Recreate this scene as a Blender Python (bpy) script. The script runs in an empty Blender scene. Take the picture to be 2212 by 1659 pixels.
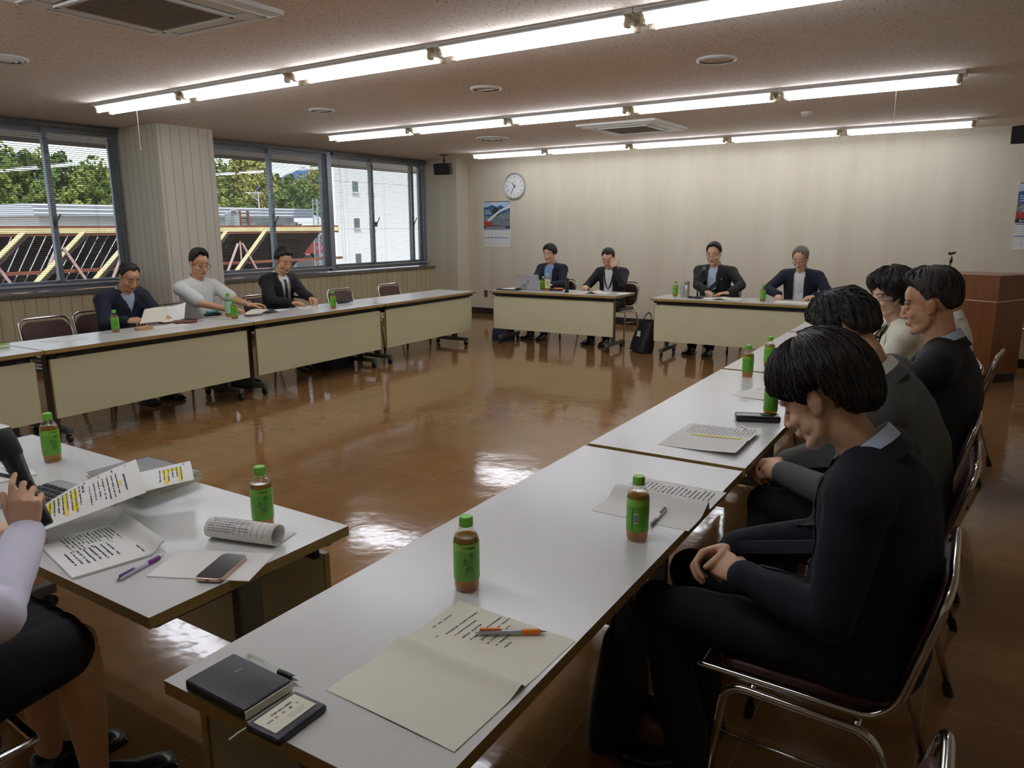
import bpy, bmesh, math, random
import numpy as np
from mathutils import Vector, Matrix
from mathutils.bvhtree import BVHTree

random.seed(7)
rng = np.random.default_rng(7)
SC = bpy.context.scene
COL = SC.collection
PI = math.pi
rad = math.radians

# ------------------------------------------------------------------ camera
def look_axes(yaw, pitch, roll):
    f = Vector((math.sin(yaw) * math.cos(pitch), math.cos(yaw) * math.cos(pitch), math.sin(pitch)))
    r0 = Vector((math.cos(yaw), -math.sin(yaw), 0)); u0 = r0.cross(f)
    return r0 * math.cos(roll) + u0 * math.sin(roll), -r0 * math.sin(roll) + u0 * math.cos(roll), f
cam_data = bpy.data.cameras.new('camera'); cam = bpy.data.objects.new('camera', cam_data); COL.objects.link(cam)
r_, u_, f_ = look_axes(-0.5953, -0.209, -0.0032)
m_ = Matrix((r_, u_, -f_)).transposed().to_4x4(); m_.translation = Vector((0, 0, 1.535))
cam.matrix_world = m_
cam_data.sensor_width = 36.0; cam_data.sensor_fit = 'HORIZONTAL'; cam_data.lens = 1616.5 / 2212 * 36
cam_data.clip_start = 0.02; cam_data.clip_end = 6000
SC.camera = cam

# ------------------------------------------------------------------ colour management, light paths
vs = SC.view_settings
vs.view_transform = 'Standard'; vs.look = 'None'; vs.gamma = 1.0; vs.use_curve_mapping = False
vs.exposure = 0.0
cy_ = SC.cycles
cy_.max_bounces = 7; cy_.diffuse_bounces = 4; cy_.glossy_bounces = 3; cy_.transmission_bounces = 5
cy_.transparent_max_bounces = 14; cy_.caustics_reflective = False; cy_.caustics_refractive = False
cy_.sample_clamp_indirect = 6.0; cy_.use_denoising = True
try: cy_.use_light_tree = True
except Exception: pass

# ------------------------------------------------------------------ sky and sun
W = bpy.data.worlds.new('sky'); SC.world = W; W.use_nodes = True
nt = W.node_tree; nt.nodes.clear()
o_ = nt.nodes.new('ShaderNodeOutputWorld'); bg = nt.nodes.new('ShaderNodeBackground')
sky = nt.nodes.new('ShaderNodeTexSky'); sky.sky_type = 'NISHITA'; sky.sun_disc = False
sky.sun_elevation = rad(52); sky.sun_rotation = rad(120); sky.altitude = 300; sky.air_density = 1.0; sky.dust_density = 1.0
tc = nt.nodes.new('ShaderNodeTexCoord'); mp = nt.nodes.new('ShaderNodeMapping'); mp.inputs['Scale'].default_value = (2.2, 2.2, 6.0)
nz = nt.nodes.new('ShaderNodeTexNoise'); nz.inputs['Scale'].default_value = 1.6; nz.inputs['Detail'].default_value = 6; nz.inputs['Roughness'].default_value = 0.6
cr = nt.nodes.new('ShaderNodeValToRGB'); cr.color_ramp.elements[0].position = 0.42; cr.color_ramp.elements[1].position = 0.66
mul = nt.nodes.new('ShaderNodeMix'); mul.data_type = 'RGBA'; mul.blend_type = 'MULTIPLY'; mul.inputs['Factor'].default_value = 1
mul.inputs['B'].default_value = (0.165, 0.165, 0.165, 1)
mix = nt.nodes.new('ShaderNodeMix'); mix.data_type = 'RGBA'; mix.inputs['B'].default_value = (1.35, 1.38, 1.42, 1)
L = nt.links
L.new(tc.outputs['Generated'], mp.inputs['Vector']); L.new(mp.outputs['Vector'], nz.inputs['Vector']); L.new(nz.outputs['Fac'], cr.inputs['Fac'])
L.new(sky.outputs['Color'], mul.inputs['A']); L.new(mul.outputs['Result'], mix.inputs['A']); L.new(cr.outputs['Color'], mix.inputs['Factor'])
L.new(mix.outputs['Result'], bg.inputs['Color']); L.new(bg.outputs['Background'], o_.inputs['Surface'])
bg.inputs['Strength'].default_value = 1.7
sun_d = bpy.data.lights.new('sun', 'SUN'); sun_d.energy = 3.8; sun_d.angle = rad(0.6); sun_d.color = (1.0, 0.94, 0.84)
sun = bpy.data.objects.new('sun', sun_d); COL.objects.link(sun)
sun.rotation_euler = Vector((-0.62, 0.28, -0.85)).to_track_quat('-Z', 'Y').to_euler()

TUBE_LIGHT = 24.0       # radiance of the fluorescent tubes

# ------------------------------------------------------------------ object helpers
def tag(o, label=None, cat=None, group=None, kind=None):
    if label: o['label'] = label
    if cat: o['category'] = cat
    if group: o['group'] = group
    if kind: o['kind'] = kind
    return o

def thing(name, loc, rotz=0.0, label=None, cat=None, group=None, kind=None):
    o = bpy.data.objects.new(name, None); COL.objects.link(o)
    o.location = loc; o.rotation_euler = (0, 0, rotz); o.empty_display_size = 0.1
    return tag(o, label, cat, group, kind)

def copy_tree(o, parent=None):
    c = o.copy(); COL.objects.link(c); c.parent = parent
    for ch in list(o.children):
        copy_tree(ch, c)
    return c

class MB:
    """collects shapes, then becomes one mesh object"""
    def __init__(s): s.v = []; s.f = []; s.m = []; s.cur = 0
    def add(s, vs_, fs_, M=None):
        n = len(s.v)
        if M is not None: vs_ = [M @ Vector(p) for p in vs_]
        s.v.extend([tuple(p) for p in vs_]); s.f.extend([tuple(i + n for i in f) for f in fs_]); s.m.extend([s.cur] * len(fs_))
        return s
    def box(s, c, d, M=None, rot=None):
        x, y, z = d[0] / 2, d[1] / 2, d[2] / 2
        vs_ = [Vector((a * x, b * y, e * z)) for e in (-1, 1) for a, b in ((-1, -1), (1, -1), (1, 1), (-1, 1))]
        if rot is not None: vs_ = [rot @ p for p in vs_]
        c = Vector(c); vs_ = [p + c for p in vs_]
        return s.add(vs_, [(3, 2, 1, 0), (4, 5, 6, 7), (0, 1, 5, 4), (1, 2, 6, 5), (2, 3, 7, 6), (3, 0, 4, 7)], M)
    def rbox(s, c, d, r, seg=2, M=None, rot=None):
        bm = bmesh.new(); bmesh.ops.create_cube(bm, size=1.0)
        for v in bm.verts: v.co = Vector((v.co.x * d[0], v.co.y * d[1], v.co.z * d[2]))
        bmesh.ops.bevel(bm, geom=bm.edges[:], offset=min(r, min(d) * 0.49), segments=seg, profile=0.5, affect='EDGES', clamp_overlap=True)
        if rot is not None:
            for v in bm.verts: v.co = rot @ v.co
        c = Vector(c); bm.verts.index_update()
        vs_ = [v.co + c for v in bm.verts]; fs_ = [[v.index for v in f.verts] for f in bm.faces]; bm.free()
        return s.add(vs_, fs_, M)
    def plate(s, c, w, d, h, r, seg=5, M=None):
        """rounded rectangle slab, corner radius r seen from above"""
        pts = []
        for (sx, sy, a0) in ((1, 1, 0), (-1, 1, 90), (-1, -1, 180), (1, -1, 270)):
            for k in range(seg + 1):
                a = rad(a0 + 90 * k / seg)
                pts.append((c[0] + sx * (w / 2 - r) + r * math.cos(a), c[1] + sy * (d / 2 - r) + r * math.sin(a)))
        return s.prism(pts, c[2] - h / 2, c[2] + h / 2, M)
    def prism(s, pts, z0, z1, M=None):
        n = len(pts)
        vs_ = [(p[0], p[1], z0) for p in pts] + [(p[0], p[1], z1) for p in pts]
        fs_ = [tuple(range(n - 1, -1, -1)), tuple(range(n, 2 * n))] + [(i, (i + 1) % n, n + (i + 1) % n, n + i) for i in range(n)]
        return s.add(vs_, fs_, M)
    def lathe(s, prof, seg=24, M=None, caps=True):
        vs_ = []; fs_ = []
        for (r, z) in prof:
            for k in range(seg):
                a = 2 * PI * k / seg; vs_.append((r * math.cos(a), r * math.sin(a), z))
        for i in range(len(prof) - 1):
            for k in range(seg):
                k2 = (k + 1) % seg
                fs_.append((i * seg + k, i * seg + k2, (i + 1) * seg + k2, (i + 1) * seg + k))
        if caps:
            fs_.append(tuple(range(seg - 1, -1, -1))); fs_.append(tuple((len(prof) - 1) * seg + k for k in range(seg)))
        return s.add(vs_, fs_, M)
    def tube(s, pts, r, seg=8, closed=False, M=None, caps=True, flat=1.0):
        P_ = [Vector(p) for p in pts]; n = len(P_)
        R_ = list(r) if hasattr(r, '__len__') else [r] * n
        T = []
        for i in range(n):
            a = P_[(i - 1) % n] if (closed or i > 0) else P_[i]; b = P_[(i + 1) % n] if (closed or i < n - 1) else P_[i]
            t = (b - a); T.append(t.normalized() if t.length > 1e-9 else Vector((0, 0, 1)))
        ref = Vector((0, 0, 1)) if abs(T[0].z) < 0.9 else Vector((1, 0, 0))
        nrm = (ref - T[0] * ref.dot(T[0])).normalized(); vs_ = []; fs_ = []
        for i in range(n):
            nrm = (nrm - T[i] * nrm.dot(T[i])); nrm = nrm.normalized() if nrm.length > 1e-6 else T[i].orthogonal().normalized()
            bn = T[i].cross(nrm)
            for k in range(seg):
                a = 2 * PI * k / seg
                vs_.append(P_[i] + (nrm * math.cos(a) + bn * math.sin(a) * flat) * R_[i])
        m = n if closed else n - 1
        for i in range(m):
            j = (i + 1) % n
            for k in range(seg):
                k2 = (k + 1) % seg
                fs_.append((i * seg + k, i * seg + k2, j * seg + k2, j * seg + k))
        if caps and not closed:
            fs_.append(tuple(range(seg - 1, -1, -1))); fs_.append(tuple((n - 1) * seg + k for k in range(seg)))
        return s.add(vs_, fs_, M)
    def ell(s, c, r, rot=None, nu=14, nv=9, M=None):
        c = Vector(c); vs_ = []; fs_ = []
        for i in range(nv + 1):
            t = PI * i / nv
            for k in range(nu):
                a = 2 * PI * k / nu
                p = Vector((r[0] * math.sin(t) * math.cos(a), r[1] * math.sin(t) * math.sin(a), r[2] * math.cos(t)))
                if rot is not None: p = rot @ p
                vs_.append(p + c)
        for i in range(nv):
            for k in range(nu):
                k2 = (k + 1) % nu
                if i == 0: fs_.append((k, (i + 1) * nu + k, (i + 1) * nu + k2))
                elif i == nv - 1: fs_.append((i * nu + k, (i + 1) * nu + k, i * nu + k2))
                else: fs_.append((i * nu + k, (i + 1) * nu + k, (i + 1) * nu + k2, i * nu + k2))
        return s.add(vs_, fs_, M)
    def quad(s, a, b, c, d): return s.add([a, b, c, d], [(0, 1, 2, 3)])
    def grid(s, rows):
        n = len(rows[0]); vs_ = [p for r in rows for p in r]
        fs_ = [(i * n + j, i * n + j + 1, (i + 1) * n + j + 1, (i + 1) * n + j) for i in range(len(rows) - 1) for j in range(n - 1)]
        return s.add(vs_, fs_)
    def build(s, name, mats, parent=None, smooth=False, auto=None):
        me = bpy.data.meshes.new(name); me.from_pydata(s.v, [], s.f)
        mats = mats if isinstance(mats, (list, tuple)) else [mats]
        for m in mats: me.materials.append(m)
        if any(s.m): me.polygons.foreach_set('material_index', s.m)
        me.validate(); 
        if smooth: shade(me, auto)
        me.update()
        o = bpy.data.objects.new(name, me); COL.objects.link(o)
        if parent is not None: o.parent = parent
        return o

def shade(me, ang=None):
    me.polygons.foreach_set('use_smooth', [True] * len(me.polygons))
    if ang is not None:
        try: me.set_sharp_from_angle(angle=rad(ang))
        except Exception: pass

def arc(c, r, a0, a1, n, ax=0):
    """points of an arc in plane; ax 0: xz, 1: yz, 2: xy"""
    out = []
    for k in range(n + 1):
        a = rad(a0 + (a1 - a0) * k / n); p, q = r * math.cos(a), r * math.sin(a)
        out.append(Vector((c[0] + p, c[1], c[2] + q)) if ax == 0 else Vector((c[0], c[1] + p, c[2] + q)) if ax == 1 else Vector((c[0] + p, c[1] + q, c[2])))
    return out

def fillet(pts, r, n=5):
    """polyline with rounded corners"""
    P_ = [Vector(p) for p in pts]; out = [P_[0]]
    for i in range(1, len(P_) - 1):
        a, b, c = P_[i - 1], P_[i], P_[i + 1]
        d1 = (a - b); d2 = (c - b); rr = min(r, d1.length * 0.49, d2.length * 0.49)
        p, q = b + d1.normalized() * rr, b + d2.normalized() * rr
        for k in range(n + 1):
            t = k / n; out.append(p * (1 - t) ** 2 + b * 2 * t * (1 - t) + q * t * t)
    out.append(P_[-1]); return out

def look_at_basis(d, up=Vector((0, 0, 1))):
    d = Vector(d).normalized(); s = d.cross(up)
    s = s.normalized() if s.length > 1e-5 else Vector((1, 0, 0)); u = s.cross(d)
    return s, d, u

# ------------------------------------------------------------------ materials
def lin(c):
    return tuple((x / 255 / 12.92) if x / 255 <= 0.04045 else ((x / 255 + 0.055) / 1.055) ** 2.4 for x in c[:3]) + (1.0,)

def pm(name, rgb, rough=0.5, metal=0.0, var=0.06, vscale=8.0, bump=0.0, bscale=60.0, spec=None, coat=0.0, stretch=None, sheen=0.0, rgb2=None, detail=3.0):
    """procedural material: base colour varied by noise, optional noise bump"""
    m = bpy.data.materials.new(name); m.use_nodes = True; t = m.node_tree; p = t.nodes['Principled BSDF']
    p.inputs['Roughness'].default_value = rough; p.inputs['Metallic'].default_value = metal
    if spec is not None: p.inputs['Specular IOR Level'].default_value = spec
    if coat: p.inputs['Coat Weight'].default_value = coat; p.inputs['Coat Roughness'].default_value = 0.08
    if sheen: p.inputs['Sheen Weight'].default_value = sheen
    tcn = t.nodes.new('ShaderNodeTexCoord'); mpn = t.nodes.new('ShaderNodeMapping')
    if stretch: mpn.inputs['Scale'].default_value = stretch
    t.links.new(tcn.outputs['Object'], mpn.inputs['Vector'])
    n = t.nodes.new('ShaderNodeTexNoise'); n.inputs['Scale'].default_value = vscale; n.inputs['Detail'].default_value = detail
    t.links.new(mpn.outputs['Vector'], n.inputs['Vector'])
    c = lin(rgb); c2 = lin(rgb2) if rgb2 else tuple(min(1.0, x * (1 + var)) for x in c[:3]) + (1,)
    c1 = c if rgb2 else tuple(x * (1 - var) for x in c[:3]) + (1,)
    r = t.nodes.new('ShaderNodeValToRGB'); r.color_ramp.elements[0].position = 0.3; r.color_ramp.elements[1].position = 0.7
    r.color_ramp.elements[0].color = c1; r.color_ramp.elements[1].color = c2
    t.links.new(n.outputs['Fac'], r.inputs['Fac']); t.links.new(r.outputs['Color'], p.inputs['Base Color'])
    if bump:
        n2 = t.nodes.new('ShaderNodeTexNoise'); n2.inputs['Scale'].default_value = bscale; n2.inputs['Detail'].default_value = 3
        t.links.new(mpn.outputs['Vector'], n2.inputs['Vector'])
        b = t.nodes.new('ShaderNodeBump'); b.inputs['Strength'].default_value = bump; b.inputs['Distance'].default_value = 0.01
        t.links.new(n2.outputs['Fac'], b.inputs['Height']); t.links.new(b.outputs['Normal'], p.inputs['Normal'])
    return m

def emit(name, rgb, s):
    m = bpy.data.materials.new(name); m.use_nodes = True; t = m.node_tree; t.nodes.clear()
    o = t.nodes.new('ShaderNodeOutputMaterial'); e = t.nodes.new('ShaderNodeEmission'); e.inputs['Color'].default_value = lin(rgb); e.inputs['Strength'].default_value = s
    t.links.new(e.outputs['Emission'], o.inputs['Surface']); return m

def clear(name, tint=(255, 255, 255), gloss=0.08, rough=0.02, opaque=0.0, rgb=(255, 255, 255)):
    """thin clear sheet: straight-through transmission plus surface reflection (Fresnel), optional milky part"""
    m = bpy.data.materials.new(name); m.use_nodes = True; t = m.node_tree; t.nodes.clear()
    o = t.nodes.new('ShaderNodeOutputMaterial'); tr = t.nodes.new('ShaderNodeBsdfTransparent'); gl = t.nodes.new('ShaderNodeBsdfGlossy')
    tr.inputs['Color'].default_value = lin(tint); gl.inputs['Roughness'].default_value = rough
    lw = t.nodes.new('ShaderNodeLayerWeight'); lw.inputs['Blend'].default_value = 0.5; pw = t.nodes.new('ShaderNodeMath'); pw.operation = 'POWER'; pw.inputs[1].default_value = 5
    ma = t.nodes.new('ShaderNodeMath'); ma.operation = 'MULTIPLY_ADD'; ma.inputs[1].default_value = 0.9; ma.inputs[2].default_value = gloss; ma.use_clamp = True
    t.links.new(lw.outputs['Facing'], pw.inputs[0]); t.links.new(pw.outputs['Value'], ma.inputs[0])
    mx = t.nodes.new('ShaderNodeMixShader'); t.links.new(ma.outputs['Value'], mx.inputs['Fac'])
    src = tr.outputs['BSDF']
    if opaque:
        df = t.nodes.new('ShaderNodeBsdfDiffuse'); df.inputs['Color'].default_value = lin(rgb)
        tl = t.nodes.new('ShaderNodeBsdfTranslucent'); tl.inputs['Color'].default_value = lin(rgb)
        ad = t.nodes.new('ShaderNodeMixShader'); ad.inputs['Fac'].default_value = 0.5
        t.links.new(df.outputs['BSDF'], ad.inputs[1]); t.links.new(tl.outputs['BSDF'], ad.inputs[2])
        m2 = t.nodes.new('ShaderNodeMixShader'); m2.inputs['Fac'].default_value = opaque
        t.links.new(tr.outputs['BSDF'], m2.inputs[1]); t.links.new(ad.outputs['Shader'], m2.inputs[2]); src = m2.outputs['Shader']
    t.links.new(src, mx.inputs[1]); t.links.new(gl.outputs['BSDF'], mx.inputs[2]); t.links.new(mx.outputs['Shader'], o.inputs['Surface'])
    return m

M = {}
M['chrome'] = pm('chrome', (205, 203, 200), 0.14, 1.0, var=0.02)
M['aluminium'] = pm('anodised_aluminium', (150, 158, 168), 0.38, 0.55, var=0.03)
M['alu_dark'] = pm('window_gasket', (96, 100, 104), 0.5, 0.3)
M['white_paint'] = pm('white_enamel', (232, 233, 230), 0.35, var=0.02)
M['offwhite'] = pm('ivory_plastic', (206, 198, 182), 0.45, var=0.03)
M['socket'] = pm('lamp_holder_plastic', (184, 168, 138), 0.5, var=0.05)
M['black'] = pm('black_plastic', (22, 22, 24), 0.42, var=0.1)
M['black_metal'] = pm('black_steel', (34, 33, 34), 0.35, 0.3, var=0.1)
M['rubber'] = pm('dark_rubber', (26, 26, 27), 0.75, var=0.1)
M['grey_metal'] = pm('grey_steel', (96, 96, 96), 0.4, 0.4, var=0.05)
M['laminate'] = pm('table_laminate', (214, 213, 208), 0.23, var=0.015, vscale=120, bump=0.02, bscale=400)
M['edge_band'] = pm('tan_edge_band', (150, 124, 70), 0.5, var=0.07, stretch=(1, 1, 6))
M['panel'] = pm('beige_panel', (204, 201, 166), 0.42, var=0.02, vscale=3)
M['vinyl'] = pm('brown_vinyl', (70, 40, 32), 0.45, var=0.1, vscale=20, bump=0.12, bscale=220)
M['paper'] = pm('white_paper', (236, 235, 228), 0.75, var=0.012, vscale=5)
M['paper2'] = pm('cream_paper', (232, 228, 208), 0.75, var=0.012, vscale=5)
M['ink'] = pm('printing_ink', (70, 70, 74), 0.8, var=0.1)
M['marker'] = pm('yellow_highlighter', (238, 220, 40), 0.7, var=0.06)
M['marker_text'] = pm('ink_under_highlighter', (120, 112, 30), 0.8)
M['blue_print'] = pm('blue_print', (66, 116, 190), 0.6, var=0.05)
M['leather'] = pm('black_leather', (33, 36, 44), 0.38, var=0.12, vscale=30, bump=0.12, bscale=300)
M['glass'] = clear('window_glass', (250, 253, 252), 0.05)
M['plastic_clear'] = clear('clear_plastic', (246, 250, 246), 0.10, 0.05)
# =================================================================== THE ROOM
H = 2.643; YW = 10.695; XW = -8.93; XS = -8.70; XR = 1.75; YF = -3.2
def wall_mat(name, rgb, rgb2, groove=None):
    """papered wall: fine vertical mottling; groove = (axis, pitch) draws panel joints"""
    m = bpy.data.materials.new(name); m.use_nodes = True; t = m.node_tree; p = t.nodes['Principled BSDF']; p.inputs['Roughness'].default_value = 0.75
    tcn = t.nodes.new('ShaderNodeTexCoord'); mp1 = t.nodes.new('ShaderNodeMapping'); mp1.inputs['Scale'].default_value = (1, 1, 0.12)
    t.links.new(tcn.outputs['Object'], mp1.inputs['Vector'])
    n1 = t.nodes.new('ShaderNodeTexNoise'); n1.inputs['Scale'].default_value = 5.0; n1.inputs['Detail'].default_value = 5; t.links.new(mp1.outputs['Vector'], n1.inputs['Vector'])
    r = t.nodes.new('ShaderNodeValToRGB'); r.color_ramp.elements[0].position = 0.35; r.color_ramp.elements[1].position = 0.68
    r.color_ramp.elements[0].color = lin(rgb); r.color_ramp.elements[1].color = lin(rgb2); t.links.new(n1.outputs['Fac'], r.inputs['Fac'])
    last = r.outputs['Color']
    n2 = t.nodes.new('ShaderNodeTexNoise'); n2.inputs['Scale'].default_value = 260; t.links.new(mp1.outputs['Vector'], n2.inputs['Vector'])
    b = t.nodes.new('ShaderNodeBump'); b.inputs['Strength'].default_value = 0.12; b.inputs['Distance'].default_value = 0.004
    t.links.new(n2.outputs['Fac'], b.inputs['Height']); t.links.new(b.outputs['Normal'], p.inputs['Normal'])
    if groove:
        sp = t.nodes.new('ShaderNodeSeparateXYZ'); t.links.new(tcn.outputs['Object'], sp.inputs['Vector'])
        add = t.nodes.new('ShaderNodeMath'); add.operation = 'ADD'; t.links.new(sp.outputs['X'], add.inputs[0]); t.links.new(sp.outputs['Y'], add.inputs[1])
        fr = t.nodes.new('ShaderNodeMath'); fr.operation = 'PINGPONG'; fr.inputs[1].default_value = groove / 2; t.links.new(add.outputs['Value'], fr.inputs[0])
        lt = t.nodes.new('ShaderNodeMath'); lt.operation = 'LESS_THAN'; lt.inputs[1].default_value = 0.0045; t.links.new(fr.outputs['Value'], lt.inputs[0])
        mx = t.nodes.new('ShaderNodeMix'); mx.data_type = 'RGBA'; t.links.new(lt.outputs['Value'], mx.inputs['Factor']); t.links.new(last, mx.inputs['A'])
        mx.inputs['B'].default_value = tuple(x * 0.6 for x in lin(rgb)[:3]) + (1,); last = mx.outputs['Result']
    t.links.new(last, p.inputs['Base Color']); return m
M['wall'] = wall_mat('wall_paper', (208, 200, 178), (216, 209, 188))
M['wainscot'] = wall_mat('wainscot_board', (184, 170, 138), (198, 184, 152), groove=0.12)
M['pillar'] = wall_mat('pillar_board', (212, 205, 188), (222, 216, 200), groove=0.118)

def floor_mat():
    m = bpy.data.materials.new('waxed_vinyl_tile'); m.use_nodes = True; t = m.node_tree; p = t.nodes['Principled BSDF']; Lk = t.links
    tcn = t.nodes.new('ShaderNodeTexCoord'); mp1 = t.nodes.new('ShaderNodeMapping'); mp1.inputs['Rotation'].default_value = (0, 0, rad(-2)); mp1.inputs['Location'].default_value = (0.02, 0.17, 0)
    Lk.new(tcn.outputs['Object'], mp1.inputs['Vector'])
    br = t.nodes.new('ShaderNodeTexBrick'); br.offset = 0.0; br.squash = 1.0; br.inputs['Scale'].default_value = 1.0
    br.inputs['Mortar Size'].default_value = 0.0016; br.inputs['Mortar Smooth'].default_value = 0.2; br.inputs['Brick Width'].default_value = 0.455; br.inputs['Row Height'].default_value = 0.455
    br.inputs['Color1'].default_value = lin((140, 104, 64)); br.inputs['Color2'].default_value = lin((133, 97, 59)); br.inputs['Mortar'].default_value = lin((158, 130, 96))
    Lk.new(mp1.outputs['Vector'], br.inputs['Vector'])
    n = t.nodes.new('ShaderNodeTexNoise'); n.inputs['Scale'].default_value = 7; n.inputs['Detail'].default_value = 6; Lk.new(tcn.outputs['Object'], n.inputs['Vector'])
    mx = t.nodes.new('ShaderNodeMix'); mx.data_type = 'RGBA'; mx.blend_type = 'OVERLAY'; mx.inputs['Factor'].default_value = 0.28
    Lk.new(br.outputs['Color'], mx.inputs['A']); Lk.new(n.outputs['Color'], mx.inputs['B'])
    bw = t.nodes.new('ShaderNodeRGBToBW'); Lk.new(n.outputs['Color'], bw.inputs['Color']); Lk.new(bw.outputs['Val'], mx.inputs['B'])
    Lk.new(mx.outputs['Result'], p.inputs['Base Color'])
    p.inputs['Roughness'].default_value = 0.10; p.inputs['IOR'].default_value = 1.58; p.inputs['Specular IOR Level'].default_value = 0.62
    mpb = t.nodes.new('ShaderNodeMapping'); mpb.inputs['Scale'].default_value = (1, 1, 1); Lk.new(tcn.outputs['Object'], mpb.inputs['Vector'])
    n1 = t.nodes.new('ShaderNodeTexNoise'); n1.inputs['Scale'].default_value = 2.2; n1.inputs['Detail'].default_value = 4; Lk.new(mpb.outputs['Vector'], n1.inputs['Vector'])
    b1 = t.nodes.new('ShaderNodeBump'); b1.inputs['Strength'].default_value = 0.16; b1.inputs['Distance'].default_value = 0.03; Lk.new(n1.outputs['Fac'], b1.inputs['Height'])
    n2 = t.nodes.new('ShaderNodeTexNoise'); n2.inputs['Scale'].default_value = 34; n2.inputs['Detail'].default_value = 2; Lk.new(mpb.outputs['Vector'], n2.inputs['Vector'])
    b2 = t.nodes.new('ShaderNodeBump'); b2.inputs['Strength'].default_value = 0.10; b2.inputs['Distance'].default_value = 0.002; Lk.new(n2.outputs['Fac'], b2.inputs['Height'])
    Lk.new(b1.outputs['Normal'], b2.inputs['Normal']); Lk.new(b2.outputs['Normal'], p.inputs['Normal'])
    return m
M['floor'] = floor_mat()

def ceiling_mat():
    m = bpy.data.materials.new('rock_wool_tile'); m.use_nodes = True; t = m.node_tree; p = t.nodes['Principled BSDF']; Lk = t.links; p.inputs['Roughness'].default_value = 0.9
    tcn = t.nodes.new('ShaderNodeTexCoord'); mp1 = t.nodes.new('ShaderNodeMapping'); mp1.inputs['Scale'].default_value = (1.0, 0.62, 1); mp1.inputs['Rotation'].default_value = (0, 0, rad(20)); Lk.new(tcn.outputs['Object'], mp1.inputs['Vector'])
    n = t.nodes.new('ShaderNodeTexNoise'); n.inputs['Scale'].default_value = 92; n.inputs['Detail'].default_value = 2.5; n.inputs['Distortion'].default_value = 1.2; Lk.new(mp1.outputs['Vector'], n.inputs['Vector'])
    r = t.nodes.new('ShaderNodeValToRGB'); r.color_ramp.elements[0].position = 0.33; r.color_ramp.elements[1].position = 0.415
    r.color_ramp.elements[0].color = lin((150, 130, 114)); r.color_ramp.elements[1].color = lin((234, 219, 204)); Lk.new(n.outputs['Fac'], r.inputs['Fac'])
    Lk.new(r.outputs['Color'], p.inputs['Base Color'])
    b = t.nodes.new('ShaderNodeBump'); b.inputs['Strength'].default_value = 0.35; b.inputs['Distance'].default_value = 0.004; Lk.new(r.outputs['Color'], b.inputs['Height']); Lk.new(b.outputs['Normal'], p.inputs['Normal'])
    return m
M['ceiling'] = ceiling_mat()
M['baseboard'] = pm('dark_vinyl_skirting', (44, 34, 36), 0.4, var=0.06)
M['sill'] = pm('sill_board', (104, 100, 94), 0.28, var=0.08, coat=0.4)

def struct(name, mb, mat, parent=None, smooth=False):
    o = mb.build(name, mat, parent, smooth)
    if parent is None: o['kind'] = 'structure'
    return o
struct('floor', MB().box(((XW + XR) / 2, (YF + YW) / 2, -0.1), (XR - XW + 0.3, YW - YF + 0.3, 0.2)), M['floor'])
struct('ceiling', MB().box(((XW + XR) / 2, (YF + YW) / 2, H + 0.1), (XR - XW + 0.3, YW - YF + 0.3, 0.2)), M['ceiling'])
struct('wall_back', MB().box(((XW + XR) / 2, YW + 0.075, H / 2), (XR - XW + 0.3, 0.15, H)), M['wall'])
struct('wall_right', MB().box((XR + 0.075, (YF + YW) / 2, H / 2), (0.15, YW - YF, H)), M['wall'])
struct('wall_front', MB().box(((XW + XR) / 2, YF - 0.075, H / 2), (XR - XW + 0.3, 0.15, H)), M['wall'])
struct('baseboard_back', MB().box(((-8.15 + XR) / 2, YW - 0.006, 0.055), (XR + 8.15, 0.012, 0.11)), M['baseboard'])
struct('baseboard_right', MB().box((XR - 0.006, (YF + YW) / 2, 0.055), (0.012, YW - YF - 0.03, 0.11)), M['baseboard'])
struct('wall_left', MB().box(((XW - 0.12 + XS) / 2, (YF + YW) / 2, 0.40), (XS - XW + 0.12, YW - YF, 0.80)), M['wainscot'])
mb = MB()
for (ya, yb) in ((-3.15, 4.948), (5.652, 10.38)):
    mb.box(((XW + XS) / 2 + 0.0175, (ya + yb) / 2, 0.8175), (XS - XW + 0.035, yb - ya, 0.035))
struct('trim_1', mb, M['sill'])
struct('trim_2', MB().box((XS + 0.006, 2.3, 0.05), (0.012, 10.9 - 0.05, 0.10)), M['baseboard'])
struct('wall_pillar', MB().box(((XW - 0.12 - 8.06) / 2, 5.30, H / 2), (-8.06 - XW + 0.12, 0.70, H - 0.002)), M['pillar'])
struct('wall_corner', MB().box(((XW - 0.12 - 8.16) / 2, (10.38 + YW) / 2 + 0.05, H / 2), (-8.16 - XW + 0.12, YW - 10.38 + 0.1, H - 0.002)), M['wall'])
struct('wall_rear_pier', MB().box((XW - 0.06, -2.4, H / 2), (0.3, 1.6, H - 0.002)), M['wall'])

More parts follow.
